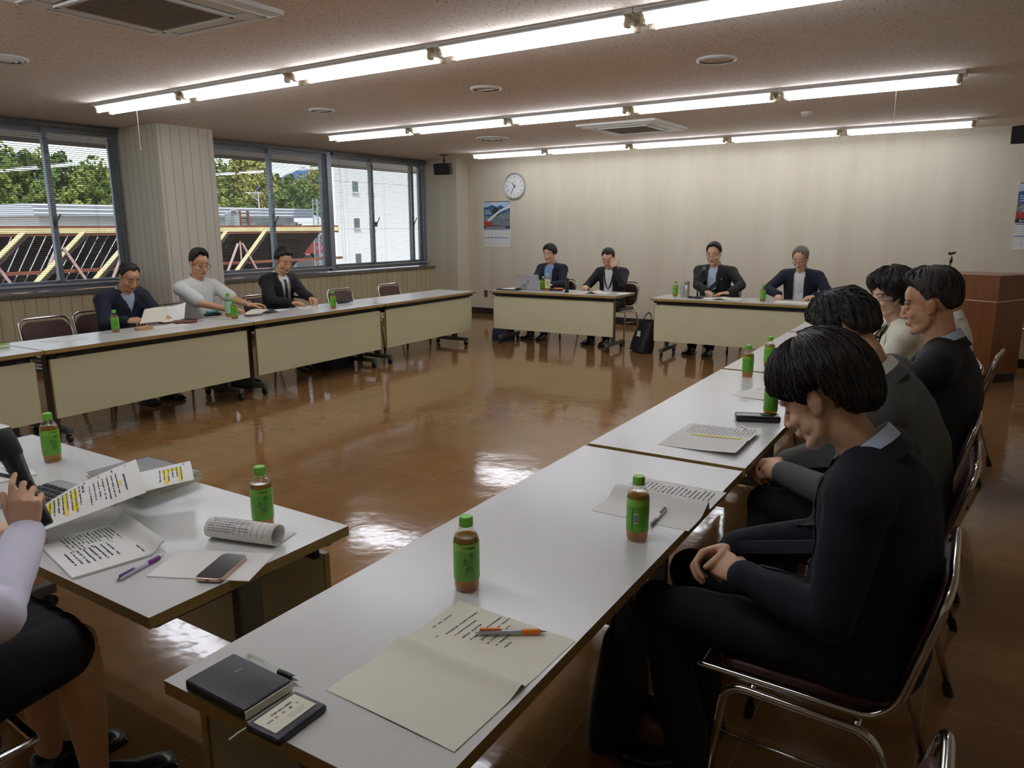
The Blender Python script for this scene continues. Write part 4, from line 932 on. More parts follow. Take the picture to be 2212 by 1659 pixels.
t = thing('pencil_pouch', (-5.0, 8.42, TZ), rad(4), 'orange and black pencil pouch before the man with the blue shirt', 'pouch')
MB().rbox((0, 0, 0.014), (0.19, 0.06, 0.028), 0.01, 3).build('body', M['black'], t, True, 40); MB().rbox((0.03, 0, 0.031), (0.12, 0.05, 0.014), 0.006, 3).build('orange_top', M['orange'], t, True, 40)
t = thing('flask', (-4.76, 8.27, TZ), 0, 'tall black cylindrical flask standing alone on the laptop table', 'flask')
MB().lathe([(0.026, 0), (0.027, 0.003), (0.027, 0.15), (0.025, 0.153)], 24).build('body', M['black'], t, True, 40); MB().lathe([(0.0255, 0.153), (0.0265, 0.156), (0.0265, 0.178), (0.024, 0.181), (0, 0.182)], 24, caps=False).build('lid', M['rubber'], t, True, 40); MB().rbox((-0.022, -0.022, 0.03), (0.02, 0.006, 0.02), 0.002).build('tag', M['white_paint'], t)
sheet('handout', 'open white booklet before the man covering his face', 'paper', -4.42, 8.40, rad(4), 0.38, 0.26, lambda u, v: (u - 0.19, 0.13 - v, 0.003 + 0.022 * math.exp(-((u - 0.19) / 0.05) ** 2)), nu=26, mat='paper2')
sheet('handout', 'flat sheets at the right corner of the laptop table', 'paper', -4.09, 8.50, rad(10), 0.14, 0.2, None)
t = thing('flask', (-3.245, 8.455, TZ), 0, 'steel flask beside the tea bottle on the microphone table', 'flask')
MB().lathe([(0.03, 0), (0.031, 0.004), (0.031, 0.145), (0.029, 0.148)], 24).build('body', pm('brushed_steel', (176, 172, 160), 0.3, 0.7), t, True, 40); MB().lathe([(0.03, 0.149), (0.0312, 0.152), (0.0312, 0.185), (0.028, 0.189), (0, 0.19)], 24, caps=False).build('lid', pm('steel_lid', (150, 142, 128), 0.35, 0.6), t, True, 40)
t = thing('plastic_cup', (-3.30, 8.45, TZ), 0, 'clear plastic tumbler between the tea bottle and the steel flask', 'cup')
MB().lathe([(0.0, 0.002), (0.02, 0.0), (0.026, 0.13), (0.0245, 0.13), (0.019, 0.003)], 20, caps=False).build('cup', clear('milky_plastic', (235, 240, 240), 0.1, 0.1, opaque=0.25), t, True, 60)
t = thing('desk_microphone', (-3.10, 8.42, TZ), rad(10), 'black desk microphone on a round stand before the speaking man', 'microphone')
MB().lathe([(0.075, 0), (0.078, 0.004), (0.07, 0.016), (0.02, 0.024), (0, 0.024)], 32, caps=False).build('base', M['black_metal'], t, True, 40)
MB().tube([(0, 0, 0.02), (0, 0, 0.235)], 0.009, 12).build('stem', M['black_metal'], t, True); MB().rbox((0, 0, 0.175), (0.022, 0.022, 0.014), 0.004).build('collar', M['grey_metal'], t); MB().ell((0, 0, 0.235), (0.018, 0.018, 0.018)).build('clip', M['black'], t, True)
MB().tube([(-0.03, 0.0, 0.215), (0.03, 0.05, 0.30), (0.042, 0.06, 0.317)], [0.012, 0.015, 0.016], 12).build('handle', M['black'], t, True); MB().ell((0.052, 0.069, 0.333), (0.021, 0.021, 0.026), rot=Matrix.Rotation(0.6, 3, 'Y')).build('head', M['grey_metal'], t, True)
MB().tube([(-0.05, -0.02, 0.01), (-0.09, -0.03, 0.008), (-0.10, 0.02, 0.008), (-0.06, 0.05, 0.008)], 0.012, 8).build('cable', M['rubber'], t, True)
sheet('handout', 'open white booklet under the hands of the speaking man', 'paper', -2.82, 8.47, rad(4), 0.42, 0.24, lambda u, v: (u - 0.21, 0.12 - v, 0.003 + 0.015 * math.exp(-((u - 0.21) / 0.05) ** 2)), nu=26, mat='paper2')
sheet('handout', 'white sheets before the grey haired man at the back', 'paper', -2.05, 8.50, rad(2), 0.36, 0.22, None, th=0.004)

# =================================================================== LECTERN, BAGS, CART
M['walnut'] = pm('lectern_veneer', (128, 78, 40), 0.32, var=0.12, vscale=3, stretch=(8, 8, 0.6), detail=6, coat=0.2)
t = thing('lectern', (-0.30, 8.85, 0), 0, 'brown wooden lectern with a white cord around it, right of the seated people', 'lectern')
pl = [(-0.50, -0.02), (-0.34, -0.26), (0.13, -0.32), (0.36, 0.02), (0.36, 0.28), (-0.50, 0.28)]
MB().prism(pl, 0.085, 1.03).build('body', M['walnut'], t)
MB().prism([(x * 0.96 + 0.0, y * 0.96) for x, y in pl], 0.0, 0.085).build('plinth', M['black'], t)
MB().prism([(x * 1.02, y * 1.02) for x, y in pl], 1.03, 1.052).build('top', M['walnut'], t)
ring_ = [Vector((x * 1.004, y * 1.004, 0.80 + 0.014 * (i % 2))) for i, (x, y) in enumerate(pl)]
tag(MB().tube(fillet(ring_[4:] + ring_[:4] + [ring_[4]], 0.02, 3), 0.0045, 6).build('cord', M['string'], None, True), 'white cord tied around the lectern body', 'cord').location = (-0.30, 8.85, 0)
t = thing('microphone_stand', (-0.62, 8.78, 1.052), 0, 'empty black microphone stand rising from the lectern', 'microphone stand')
MB().lathe([(0.045, 0), (0.045, 0.006), (0.012, 0.014), (0, 0.014)], 20, caps=False).build('base', M['black_metal'], t, True, 40); MB().tube([(0, 0, 0.01), (0.006, 0, 0.10), (0.012, 0, 0.17)], [0.010, 0.009, 0.007], 10).build('pole', M['grey_metal'], t, True)
MB().tube([(0.007, 0, 0.10), (0.010, 0, 0.14)], 0.014, 10).build('collar', M['black'], t, True); c = MB(); c.rbox((0.016, 0, 0.195), (0.055, 0.03, 0.024), 0.008, rot=Matrix.Rotation(-0.35, 3, 'Y')); c.ell((-0.008, 0, 0.192), (0.018, 0.016, 0.016)); c.build('holder', M['black'], t, True, 40)
t = thing('equipment_cart', (0.32, 9.9, 0), 0, 'low white cart with a chrome rail at the right edge behind the lectern', 'cart')
MB().box((0, 0, 0.25), (0.60, 0.40, 0.30)).build('cabinet', M['white_paint'], t); MB().box((0, 0, 0.05), (0.58, 0.38, 0.10)).build('plinth', M['black'], t); MB().tube([(-0.31, -0.21, 0.42), (0.31, -0.21, 0.42)], 0.016, 10).build('rail', M['chrome'], t, True); MB().rbox((0.02, 0, 0.56), (0.54, 0.34, 0.28), 0.02).build('amplifier', M['black'], t)

M['nylon'] = pm('black_nylon', (22, 23, 26), 0.6, var=0.15, bump=0.2, bscale=200); M['navy_nylon'] = pm('navy_nylon', (26, 36, 66), 0.55, var=0.15, bump=0.2, bscale=200)
def bag(x, y, rz, w, d, h, label, mat='nylon', lean=0.0, strap=True, tagc=False, cat='bag', name='shoulder_bag'):
    t = thing(name, (x, y, 0), rz, label, cat, 'bags on the floor')
    b = MB(); Rb = Matrix.Rotation(lean, 4, 'X') @ Matrix.Translation((0, 0, h / 2))
    rows_ = []
    for k in range(9):
        f = k / 8; z = -h / 2 + h * f; sx = w / 2 * (1 - 0.16 * f ** 3); sy = d / 2 * (1 - 0.55 * f ** 2) * (1 + 0.06 * math.sin(f * 6))
        rows_.append([Rb @ Vector((sx * math.copysign(abs(math.cos(a)) ** 0.5, math.cos(a)), sy * math.copysign(abs(math.sin(a)) ** 0.6, math.sin(a)), z)) for a in np.linspace(0, 2 * PI, 25)])
    b.grid(rows_); b.add([p for p in rows_[0][:-1]], [tuple(range(23, -1, -1))]); b.add([p for p in rows_[-1][:-1]], [tuple(range(24))])
    b.build('body', M[mat], t, True, 50)
    p = MB(); p.tube([Rb @ Vector((w / 2 * 0.985, 0, -h / 2 + h * f)) * 1.0 for f in np.linspace(0.03, 0.9, 6)], 0.006, 6); p.tube([Rb @ Vector((-w / 2 * 0.985, 0, -h / 2 + h * f)) for f in np.linspace(0.03, 0.9, 6)], 0.006, 6); p.build('piping', M['rubber'], t, True)
    if strap:
        s_ = MB(); s_.tube([Rb @ Vector((w * 0.3 * math.cos(a), 0, h / 2 - 0.02 + 0.15 * math.sin(a))) for a in np.linspace(PI, 0, 12)], 0.009, 6, flat=0.5); s_.build('strap', M['rubber'], t, True)
    if tagc: MB().box((0, -d * 0.42, 0.02), (0.07, 0.004, 0.10), Rb).build('pocket_label', M['paper2'], t)
    return t
bag(-0.90, 1.93, rad(100), 0.36, 0.13, 0.34, 'black bag standing under the nearest table by the dark haired man', name='briefcase')
bag(-3.80, 8.45, rad(-35), 0.32, 0.20, 0.36, 'black backpack with a pale tag leaning beside the laptop table', lean=rad(-12), tagc=True, name='backpack')
bag(-5.80, 8.36, rad(10), 0.30, 0.22, 0.24, 'dark blue bag under the left end of the laptop table', 'navy_nylon', name='tote_bag')
bag(-6.15, 5.65, rad(95), 0.46, 0.16, 0.26, 'black bag with green strap on the floor under the window row', name='briefcase')
bag(-6.2, 4.35, rad(93), 0.40, 0.16, 0.22, 'low black bag under the window row, below the man in white shirt', name='briefcase')
bag(-0.75, 2.98, rad(96), 0.34, 0.14, 0.36, 'black bag with thin handles beside the knees of the grey haired man', name='briefcase')
# =================================================================== OUTSIDE THE WINDOWS
M['siding'] = pm('white_siding', (222, 222, 220), 0.6, var=0.03, vscale=0.6)
M['siding2'] = pm('white_render', (216, 218, 222), 0.7, var=0.02, vscale=0.3)
M['fascia'] = pm('pale_fascia', (206, 208, 216), 0.5, var=0.03)
M['dark_pane'] = pm('dark_pane', (84, 96, 98), 0.2, var=0.15, vscale=2)
M['rust'] = pm('rusty_steel', (128, 70, 52), 0.8, var=0.3, vscale=4)
M['rust_dark'] = pm('dark_rusty_steel', (70, 54, 50), 0.8, var=0.3, vscale=4)
M['timber'] = pm('pale_timber', (214, 198, 150), 0.7, var=0.1, vscale=3)
M['rod'] = pm('pink_primer_rod', (196, 164, 160), 0.6, var=0.1)
M['ground'] = pm('outdoor_ground', (150, 140, 128), 0.9, var=0.12, vscale=0.4)
M['hill'] = pm('wooded_hill', (46, 66, 34), 0.95, var=0.4, vscale=0.25)
M['mountain'] = pm('hazy_far_forest', (76, 104, 142), 1.0, var=0.12, vscale=0.012)  # blue distance haze is mixed into the forest colour
M['tank'] = pm('galvanised_tank', (168, 172, 176), 0.35, 0.5)
struct('ground_outside', MB().box((-61, 30, -4.2), (104, 110, 0.4)), M['ground'])
struct('eave', MB().box((-9.62, 4.0, 2.66), (1.2, 16, 0.14)), pm('eave_soffit', (206, 196, 190), 0.8))
struct('eave_fascia', MB().box((-10.23, 4.0, 2.64), (0.05, 16, 0.20)), pm('eave_edge', (170, 158, 152), 0.7))
struct('facade_outside', MB().box((-9.0, 4.0, -1.82), (0.14, 16, 4.4)), M['siding2'])
# long white building with a flat roof band
t = thing('long_building', (-30, 19, -4), label='long white building with corrugated roof band and grey windows outside', cat='building')
w = MB(); y0, y1 = 13.5 - 19, 25.2 - 19
w.box((-4, (y0 + y1) / 2, 2.97), (8, y1 - y0, 5.94))
for k in range(24): w.box((0.012, (y0 + y1) / 2, 0.2 + k * 0.24), (0.024, y1 - y0, 0.03))
w.build('wall', M['siding'], t)
r = MB(); r.box((-3.7, (13.08 + 25.9) / 2 - 19, 6.14), (8.6, 12.82, 0.44)); 
for k in range(3): r.box((0.62, (13.08 + 25.9) / 2 - 19, 6.0 + 0.14 * k), (0.04, 12.82, 0.03))
r.build('roof', M['fascia'], t)
for (ya, yb, za, zb) in ((23.05, 24.5, 1.0, 1.62), (21.1, 21.85, -0.38, 0.05), (23.05, 23.75, -0.36, 0.05), (17.6, 18.6, 0.9, 1.4), (15.0, 16.0, 0.9, 1.4)):
    f = MB().box((0.03, (ya + yb) / 2 - 19, (za + zb) / 2 + 4), (0.05, yb - ya, zb - za)).build('window_pane', M['dark_pane'], t)
    g = MB(); yc = (ya + yb) / 2 - 19; zc = (za + zb) / 2 + 4
    for yy in (ya - 19, yc, yb - 19): g.box((0.06, yy, zc), (0.04, 0.05, zb - za))
    for zz in (za + 4, zb + 4): g.box((0.06, yc, zz), (0.04, yb - ya + 0.05, 0.05))
    g.build('window_frame', M['siding2'], f)
for (yy, zz) in ((22.6, 1.66), (25.0, 1.66), (22.6, 0.25)): MB().rbox((0.12, yy - 19, zz + 4), (0.2, 0.28, 0.16), 0.03).build('vent_hood', M['fascia'], t)
for yy in (16.9, 22.9):
    a = thing('rooftop_antenna', (-29.6, yy, 2.36), label='white rooftop antenna above the %s of the long white building' % ('middle, seen past the pillar' if yy < 20 else 'right part'), cat='antenna', group='antennas on the long building')
    MB().tube([(0, 0, -0.0), (0, 0, 0.75)], 0.025, 6).build('mast', M['siding2'], a); c = MB(); c.tube([(0, 0, 0.66), (0, -0.7, 0.66)], 0.02, 6)
    for q in range(5): c.tube([(-0.2, -0.14 * q, 0.66), (0.2, -0.14 * q, 0.66)], 0.014, 5)
    c.tube([(0, 0, 0.30), (0, -0.45, 0.62)], 0.02, 6); c.build('arms', M['siding2'], a)
# big white building on the right with slot windows
t = thing('tall_building', (-20, 25, -4), label='tall plain white building with small slot windows at the right of the view', cat='building')
w = MB(); w.prism([(0, -6.85), (0, 6.3), (-9, 6.3), (-9, 2.0)], 0, 13.0); w.build('wall', M['siding2'], t)
for k in range(4): MB().box((0.004, -0.3, 2.2 + 1.62 * k), (0.008, 13.2, 0.012)).build('joint', M['fascia'], t)
for (ya, yb) in ((19.50, 19.76), (20.28, 20.52)):
    for (za, zb) in ((2.71, 3.08), (1.46, 1.80), (0.18, 0.55)):
        o = MB().box((0.006, (ya + yb) / 2 - 25, (za + zb) / 2 + 4), (0.03, yb - ya, zb - za)).build('slot_window', M['dark_pane'], t)
        MB().box((0.05, (ya + yb) / 2 - 25, za + 4 - 0.02), (0.10, yb - ya + 0.08, 0.03)).build('sill', M['fascia'], o)
# grey house behind, wall and shrub
t = thing('house', (-40, 35, -4), label='low grey roofed house between the two white buildings', cat='building')
MB().box((-3, 0, 2.6), (6, 5.4, 5.2)).build('wall', pm('grey_wall', (168, 160, 150), 0.8), t); MB().prism([(-6.5, 5.2), (0.6, 5.2), (0.5, 5.5), (-3, 6.3), (-6.5, 5.5)], -3.0, 3.0, Matrix(((1, 0, 0, 0), (0, 0, 1, 0), (0, 1, 0, 0), (0, 0, 0, 1)))).build('roof', M['fascia'], t)
for yy in (-1.2, 0.7): MB().box((0.02, yy, 4.6), (0.05, 0.9, 0.5)).build('window_pane', M['dark_pane'], t)
struct('terrace', MB().box((-39, 33, -2.2), (9, 14, 3.7)), pm('terrace_wall', (150, 138, 126), 0.9, var=0.15, vscale=1.5))
def car(x, y, rz, rgb, label):
    t = thing('car', (x, y, -0.35), rz, label, 'car', 'parked cars outside'); b = MB()
    b.prism([(-2.0, 0.3), (2.0, 0.3), (2.05, 0.75), (1.2, 0.9), (-1.95, 0.95)], -0.8, 0.8, Matrix(((1, 0, 0, 0), (0, 0, 1, 0), (0, 1, 0, 0), (0, 0, 0, 1)))); b.prism([(-1.8, 0.9), (1.15, 0.88), (0.5, 1.42), (-1.4, 1.45)], -0.72, 0.72, Matrix(((1, 0, 0, 0), (0, 0, 1, 0), (0, 1, 0, 0), (0, 0, 0, 1))))
    b.build('body', pm('car_paint', rgb, 0.25, 0.2), t)
    g = MB(); g.prism([(-1.6, 0.95), (0.98, 0.93), (0.46, 1.35), (-1.32, 1.38)], -0.73, 0.73, Matrix(((1, 0, 0, 0), (0, 0, 1, 0), (0, 1, 0, 0), (0, 0, 0, 1)))); g.build('windows', M['dark_pane'], t)
    for sx in (-1.25, 1.25):
        for sy in (-0.75, 0.75): MB().tube([(sx, sy - 0.08, 0.3), (sx, sy + 0.08, 0.3)], 0.3, 14).build('wheel', M['rubber'], t)
car(-35.2, 30.2, rad(80), (186, 60, 60), 'red car parked beyond the window beside the lattice mast')
car(-35.6, 32.2, rad(84), (226, 228, 230), 'white car parked right of the red car'); car(-38.2, 31.6, rad(84), (120, 170, 168), 'teal car parked behind the red and white cars')
t = thing('lattice_mast', (-24, 21.4, -4), label='thin white lattice mast before the house', cat='mast'); c = MB()
for dx, dy in ((-0.12, -0.12), (0.12, -0.12), (0.12, 0.12), (-0.12, 0.12)): c.tube([(dx * 1.6, dy * 1.6, 0), (dx, dy, 6.6)], 0.022, 5)
c.build('posts', M['siding2'], t); c = MB()
for k in range(22):
    z = k * 0.3
    for (a, b_) in (((-1, -1), (1, -1)), ((1, -1), (1, 1)), ((1, 1), (-1, 1)), ((-1, 1), (-1, -1))):
        s_ = 1 if k % 2 else -1; f = 0.19 - 0.07 * z / 6.6; p, q = (a, b_) if s_ > 0 else (b_, a); c.tube([(p[0] * f, p[1] * f, z), (q[0] * f, q[1] * f, z + 0.3)], 0.012, 4)
c.build('lacing', M['siding2'], t)
# rusty open roof with trusses, close by
t = thing('shed_roof', (-15, 8, 0), label='rusty steel and timber shed roof frame below the left windows', cat='shed')
b = MB()
for (z, x) in ((1.52, 0), (1.40, 0.0), (0.72, 0.1)): b.box((x, 0, z), (0.12, 12, 0.06))
b.build('beams', M['rust'], t); MB().box((0.07, 0, 1.46), (0.02, 12, 0.09)).build('gutter', M['timber'], t)
for k in range(9):
    y = -5.2 + k * 1.05; MB().tube([(0.35, y - 0.8, 0.35), (0.05, y + 0.5, 1.44)], 0.05, 4).build('rafter', M['timber'], t); MB().tube([(0.30, y - 0.74, 0.30), (0.0, y + 0.58, 1.40)], 0.05, 4).build('rafter_rust', M['rust_dark'], t)
for k in range(7):
    y = -5 + k * 1.3; c = MB(); c.tube([(0.2, y, 1.15), (0.2, y - 0.45, 0.3)], 0.03, 5); c.tube([(0.2, y + 0.12, 1.15), (0.2, y + 0.6, 0.3)], 0.03, 5); c.tube([(0.2, y + 0.06, 1.2), (0.2, y + 0.06, 0.3)], 0.02, 5); c.build('truss_web', M['rod'], t)
s_ = MB()
for k in range(60): s_.tube([(-0.5, -6 + k * 0.2, 1.42), (-3.0, -6 + k * 0.2, -0.6)], 0.09, 4)
s_.build('shed_shade_sheet', M['rust_dark'], t); MB().box((-3, 0, -1.7), (6, 12, 4.0)).build('shed_wall', M['rust_dark'], t)  # dark sloping sheet stands for the shade inside the open shed
b = MB()
for k in range(60): b.rbox((0.4 + random.uniform(-0.3, 0.3), random.uniform(-6, 4), 0.36 + random.uniform(0, 0.16)), (random.uniform(0.1, 0.3), random.uniform(0.1, 0.6), random.uniform(0.04, 0.12)), 0.01, 1, rot=Matrix.Rotation(random.uniform(-0.6, 0.6), 3, 'Z'))
tag(b.build('scrap_pile', pm('scrap_metal', (120, 76, 56), 0.8, var=0.3, vscale=2, rgb2=(178, 150, 120)), t), kind='stuff')
MB().box((0.4, 0, 0.25), (0.9, 12, 0.2)).build('scrap_shelf', M['rust_dark'], t)
# steel frame with a small tank
t = thing('tank_frame', (-17, 12.5, -4), label='rusty steel frame carrying a small metal tank outside', cat='tank frame')
for (dx, dy) in ((0, 0.03), (0, 0.28), (-0.5, 0.2), (-0.5, -0.5)): MB().tube([(dx, dy, 0), (dx, dy, 5.93 if dx == 0 else 5.5)], 0.035, 6).build('post', M['rust'], t)
c = MB()
for k in range(16): c.tube([(0, 0.03, 4.2 + k * 0.11), (0, 0.28, 4.2 + k * 0.11)], 0.012, 4)
c.build('rungs', M['rust_dark'], t); c = MB(); c.box((-0.25, -0.1, 5.46), (0.6, 0.9, 0.05)); c.tube([(0, 0.2, 5.4), (0, -0.75, 4.9)], 0.035, 5); c.build('platform', M['rust'], t)
MB().lathe([(0.0, 5.5), (0.19, 5.5), (0.19, 5.84), (0.15, 5.88), (0, 5.9)], 18, Matrix.Translation((-0.15, -0.08, 0)), caps=False).build('tank', M['tank'], t, True, 40)
MB().tube(fillet([(0.05, -0.30, 4.5), (0.05, -0.30, 5.92), (0.05, -0.12, 5.92), (0.05, -0.12, 5.86)], 0.05), 0.035, 8).build('pipe', M['tank'], t, True)
t = thing('blue_truck', (-45, 19.2, -4), label='bright blue truck bed seen at the left edge beyond the shed roof', cat='truck'); MB().box((0, -1.2, 5.9), (2.2, 5.2, 0.55)).build('bed', pm('blue_paint', (52, 116, 196), 0.4), t); MB().box((0, -1.2, 2.8), (2.0, 5.0, 5.6)).build('chassis', M['rust_dark'], t); MB().box((0, -1.2, 6.3), (2.3, 5.3, 0.3)).build('cover', pm('sky_blue_sheet', (120, 196, 226), 0.5), t)
# wooded hill, trees, mountain
def terrain(name, mat, x0, x1, y0, y1, hf, nx=24, ny=60):
    b = MB(); b.grid([[(x0 + (x1 - x0) * i / nx, y0 + (y1 - y0) * j / ny, hf(i / nx, j / ny)) for i in range(nx + 1)] for j in range(ny + 1)]); return struct(name, b, mat, smooth=True)
terrain('hill', M['hill'], -46, -110, 8, 110, lambda a, b: -4 + 8.2 * min(1, a * 2.2) + 0.8 * math.sin(b * 23))
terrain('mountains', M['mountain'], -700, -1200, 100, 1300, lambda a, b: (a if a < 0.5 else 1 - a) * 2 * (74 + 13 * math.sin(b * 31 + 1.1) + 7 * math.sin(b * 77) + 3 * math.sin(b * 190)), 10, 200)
M['leaf'] = pm('foliage', (84, 108, 44), 0.7, vscale=0.9, rgb2=(150, 158, 78), detail=4); M['leaf2'] = pm('dark_foliage', (56, 84, 40), 0.7, vscale=0.9, rgb2=(110, 130, 62), detail=4); M['leaf3'] = pm('bamboo_foliage', (122, 128, 58), 0.7, vscale=0.9, rgb2=(178, 172, 96), detail=4)
M['bark'] = pm('bark', (70, 56, 44), 0.9)
def make_tree(mat, tall, seed):
    R = random.Random(seed); t = thing('tree', (0, 0, 0)); MB().tube([(0, 0, 0), (0.1, 0, 2.0), (0, 0.1, 3.6)], [0.22, 0.16, 0.08], 7).build('trunk', M['bark'], t)
    b = MB()
    for k in range(26):
        a = R.uniform(0, 2 * PI); h = R.uniform(0, 1); rr = (1.9 if not tall else 1.1) * math.sin(PI * min(0.95, 0.25 + h * 0.7)) * R.uniform(0.45, 1)
        c = Vector((rr * math.cos(a), rr * math.sin(a), 1.6 + h * (3.6 if not tall else 5.2))); s = R.uniform(0.4, 0.75)
        for q in range(46):
            d = Vector((R.gauss(0, 1), R.gauss(0, 1), R.gauss(0, 0.8))).normalized(); p = c + d * s * R.uniform(0.7, 1.05)
            u = (d.orthogonal().normalized() * math.cos(q) + d.cross(d.orthogonal().normalized()) * math.sin(q)); v = d.cross(u) * 0.6 + d * 0.35; w = R.uniform(0.10, 0.20)
            b.add([p - u * w - v * w, p + u * w - v * w * 0.6, p + u * w * 0.7 + v * w, p - u * w + v * w * 0.8], [(0, 1, 2, 3)])
    b.build('foliage', mat, t); return t
protos = [make_tree(M['leaf'], False, 1), make_tree(M['leaf2'], False, 2), make_tree(M['leaf3'], True, 3)]; firstuse = [True] * 3
R = random.Random(5); kinds = ['round crowned green tree on the wooded hill outside', 'dark green bushy tree on the wooded hill outside', 'tall yellowish feathery tree on the wooded hill outside']
for k in range(56):
    front = k < 28; y = 27 + 47 * (1.32 * (k % 28) + R.uniform(-0.4, 0.4)) / 37; x = R.uniform(-62, -56) if front else R.uniform(-80, -70)
    y *= (-x / 70.0)
    q = R.choice((0, 0, 1)) if y * 70 / -x < 50 else R.choice((0, 1, 2, 2))
    o = protos[q] if firstuse[q] else copy_tree(protos[q]); firstuse[q] = False; s = R.uniform(0.95, 1.3) * (0.72 if front else 1.0)
    o.location = (x, y, (R.uniform(-0.9, 1.2) if front else 1.6 + R.uniform(-0.5, 0.5))); o.scale = (s, s, s); o.rotation_euler = (0, 0, R.uniform(0, 6))
    tag(o, kinds[q], 'tree', kinds[q].replace('tree', 'trees'))
for (x, y, z, s) in ((-37, 30.9, -0.35, 0.42), (-40, 32.5, -0.4, 0.5)):
    o = copy_tree(protos[1]); o.location = (x, y, z); o.scale = (s, s, s); tag(o, 'low green shrub %s the parked cars, before the grey roofed house' % ('just behind' if s < 0.45 else 'farther behind'), 'shrub', 'shrubs by the parked cars')
# =================================================================== PEOPLE
M['skin'] = pm('skin', (216, 172, 140), 0.52, var=0.07, vscale=14, bump=0.05, bscale=180)
M['skin2'] = pm('tanned_skin', (204, 154, 118), 0.52, var=0.08, vscale=14, bump=0.05, bscale=180)
M['skin3'] = pm('fair_skin', (218, 178, 152), 0.5, var=0.05, vscale=14, bump=0.04, bscale=180)
M['lip'] = pm('lip', (170, 104, 92), 0.45); M['lip_red'] = pm('lip_colour', (186, 92, 84), 0.4)
M['brow'] = pm('brow_hair', (38, 30, 26), 0.8); M['brow_grey'] = pm('grey_brow', (92, 80, 72), 0.8); M['eye_dark'] = pm('eyelash', (34, 26, 24), 0.6); M['eye_white'] = pm('eye_white', (222, 214, 206), 0.3)
M['hair_black'] = pm('black_hair', (22, 18, 17), 0.42, var=0.35, vscale=30, stretch=(4, 4, 0.6), bump=0.4, bscale=90)
M['hair_brown'] = pm('dark_brown_hair', (34, 25, 20), 0.36, var=0.4, vscale=30, stretch=(4, 4, 0.6), bump=0.4, bscale=90)
M['hair_grey'] = pm('grey_hair', (74, 66, 58), 0.5, vscale=26, stretch=(4, 4, 0.7), rgb2=(140, 132, 120), bump=0.4, bscale=90)
M['hair_mixed'] = pm('black_and_grey_hair', (28, 24, 23), 0.5, vscale=12, stretch=(3, 3, 0.8), rgb2=(66, 60, 54), bump=0.4, bscale=90)
M['navy'] = pm('navy_wool', (22, 27, 44), 0.85, var=0.12, vscale=40, bump=0.15, bscale=400)
M['navy_dark'] = pm('dark_navy_knit', (11, 15, 30), 0.9, var=0.12, vscale=40, bump=0.2, bscale=300)
M['suit_black'] = pm('black_suit', (21, 21, 26), 0.8, var=0.12, vscale=40, bump=0.12, bscale=400)
M['suit_grey'] = pm('grey_wool', (84, 86, 84), 0.9, var=0.08, vscale=50, bump=0.2, bscale=400)
M['trouser'] = pm('black_trousers', (19, 19, 22), 0.85, var=0.1, bump=0.1, bscale=400); M['trouser_grey'] = pm('charcoal_trousers', (38, 38, 42), 0.85, var=0.1, bump=0.1, bscale=400)
M['shirt_white'] = pm('white_shirt', (226, 226, 222), 0.8, var=0.03, bump=0.08, bscale=200); M['shirt_check'] = pm('pale_check_shirt', (214, 218, 212), 0.8, var=0.05, vscale=120); M['shirt_blue'] = pm('blue_shirt', (136, 162, 204), 0.8, var=0.05)
M['shirt_lblue'] = pm('pale_blue_shirt', (186, 202, 222), 0.8, var=0.04); M['shirt_lilac'] = pm('pale_lilac_blouse', (224, 220, 236), 0.75, var=0.03, bump=0.1, bscale=120)
M['jacket_white'] = pm('cream_jacket', (226, 222, 202), 0.8, var=0.05, vscale=30, bump=0.2, bscale=200); M['tie'] = pm('dark_green_tie', (40, 48, 46), 0.5, var=0.2, vscale=60); M['shoe'] = pm('black_shoe', (20, 20, 22), 0.25, var=0.1)
M['watch'] = pm('steel_watch', (170, 166, 156), 0.3, 0.7); M['stocking'] = pm('brown_stocking', (112, 76, 62), 0.6, var=0.05); M['skirt'] = pm('black_skirt', (17, 17, 22), 0.9, var=0.1)

def fuse(mb, voxel, smooth=3, wr=None, factor=0.5):
    """weld overlapping closed shapes into one continuous skin"""
    me = bpy.data.meshes.new('tmp'); me.from_pydata(mb.v, [], mb.f); me.update()
    o = bpy.data.objects.new('tmp', me); COL.objects.link(o)
    r = o.modifiers.new('r', 'REMESH'); r.mode = 'VOXEL'; r.voxel_size = voxel
    if smooth: s = o.modifiers.new('s', 'SMOOTH'); s.iterations = smooth; s.factor = factor
    dg = bpy.context.evaluated_depsgraph_get(); dg.update()
    out = bpy.data.meshes.new_from_object(o.evaluated_get(dg)); bpy.data.objects.remove(o); bpy.data.meshes.remove(me)
    n = len(out.vertices)
    if wr:
        co = np.empty(n * 3); out.vertices.foreach_get('co', co); co = co.reshape(-1, 3); nr = np.empty(n * 3); out.vertices.foreach_get('normal', nr); nr = nr.reshape(-1, 3)
        g = np.random.default_rng(wr[2]); d = np.zeros(n)
        for k in range(7):
            w = g.normal(size=3) * wr[1]; d += np.sin(co @ w + g.uniform(0, 6) + 1.5 * np.sin(co @ (g.normal(size=3) * wr[1] * 0.5)))
        d = np.sign(d) * np.abs(d / 3.0) ** 1.3
        co += nr * (d * wr[0])[:, None]; out.vertices.foreach_set('co', co.ravel())
    out.polygons.foreach_set('use_smooth', [True] * len(out.polygons)); out.update(); return out

def link(me, name, mat, parent=None):
    me.name = name; me.materials.clear(); me.materials.append(mat); o = bpy.data.objects.new(name, me); COL.objects.link(o)
    if parent is not None: o.parent = parent
    return o

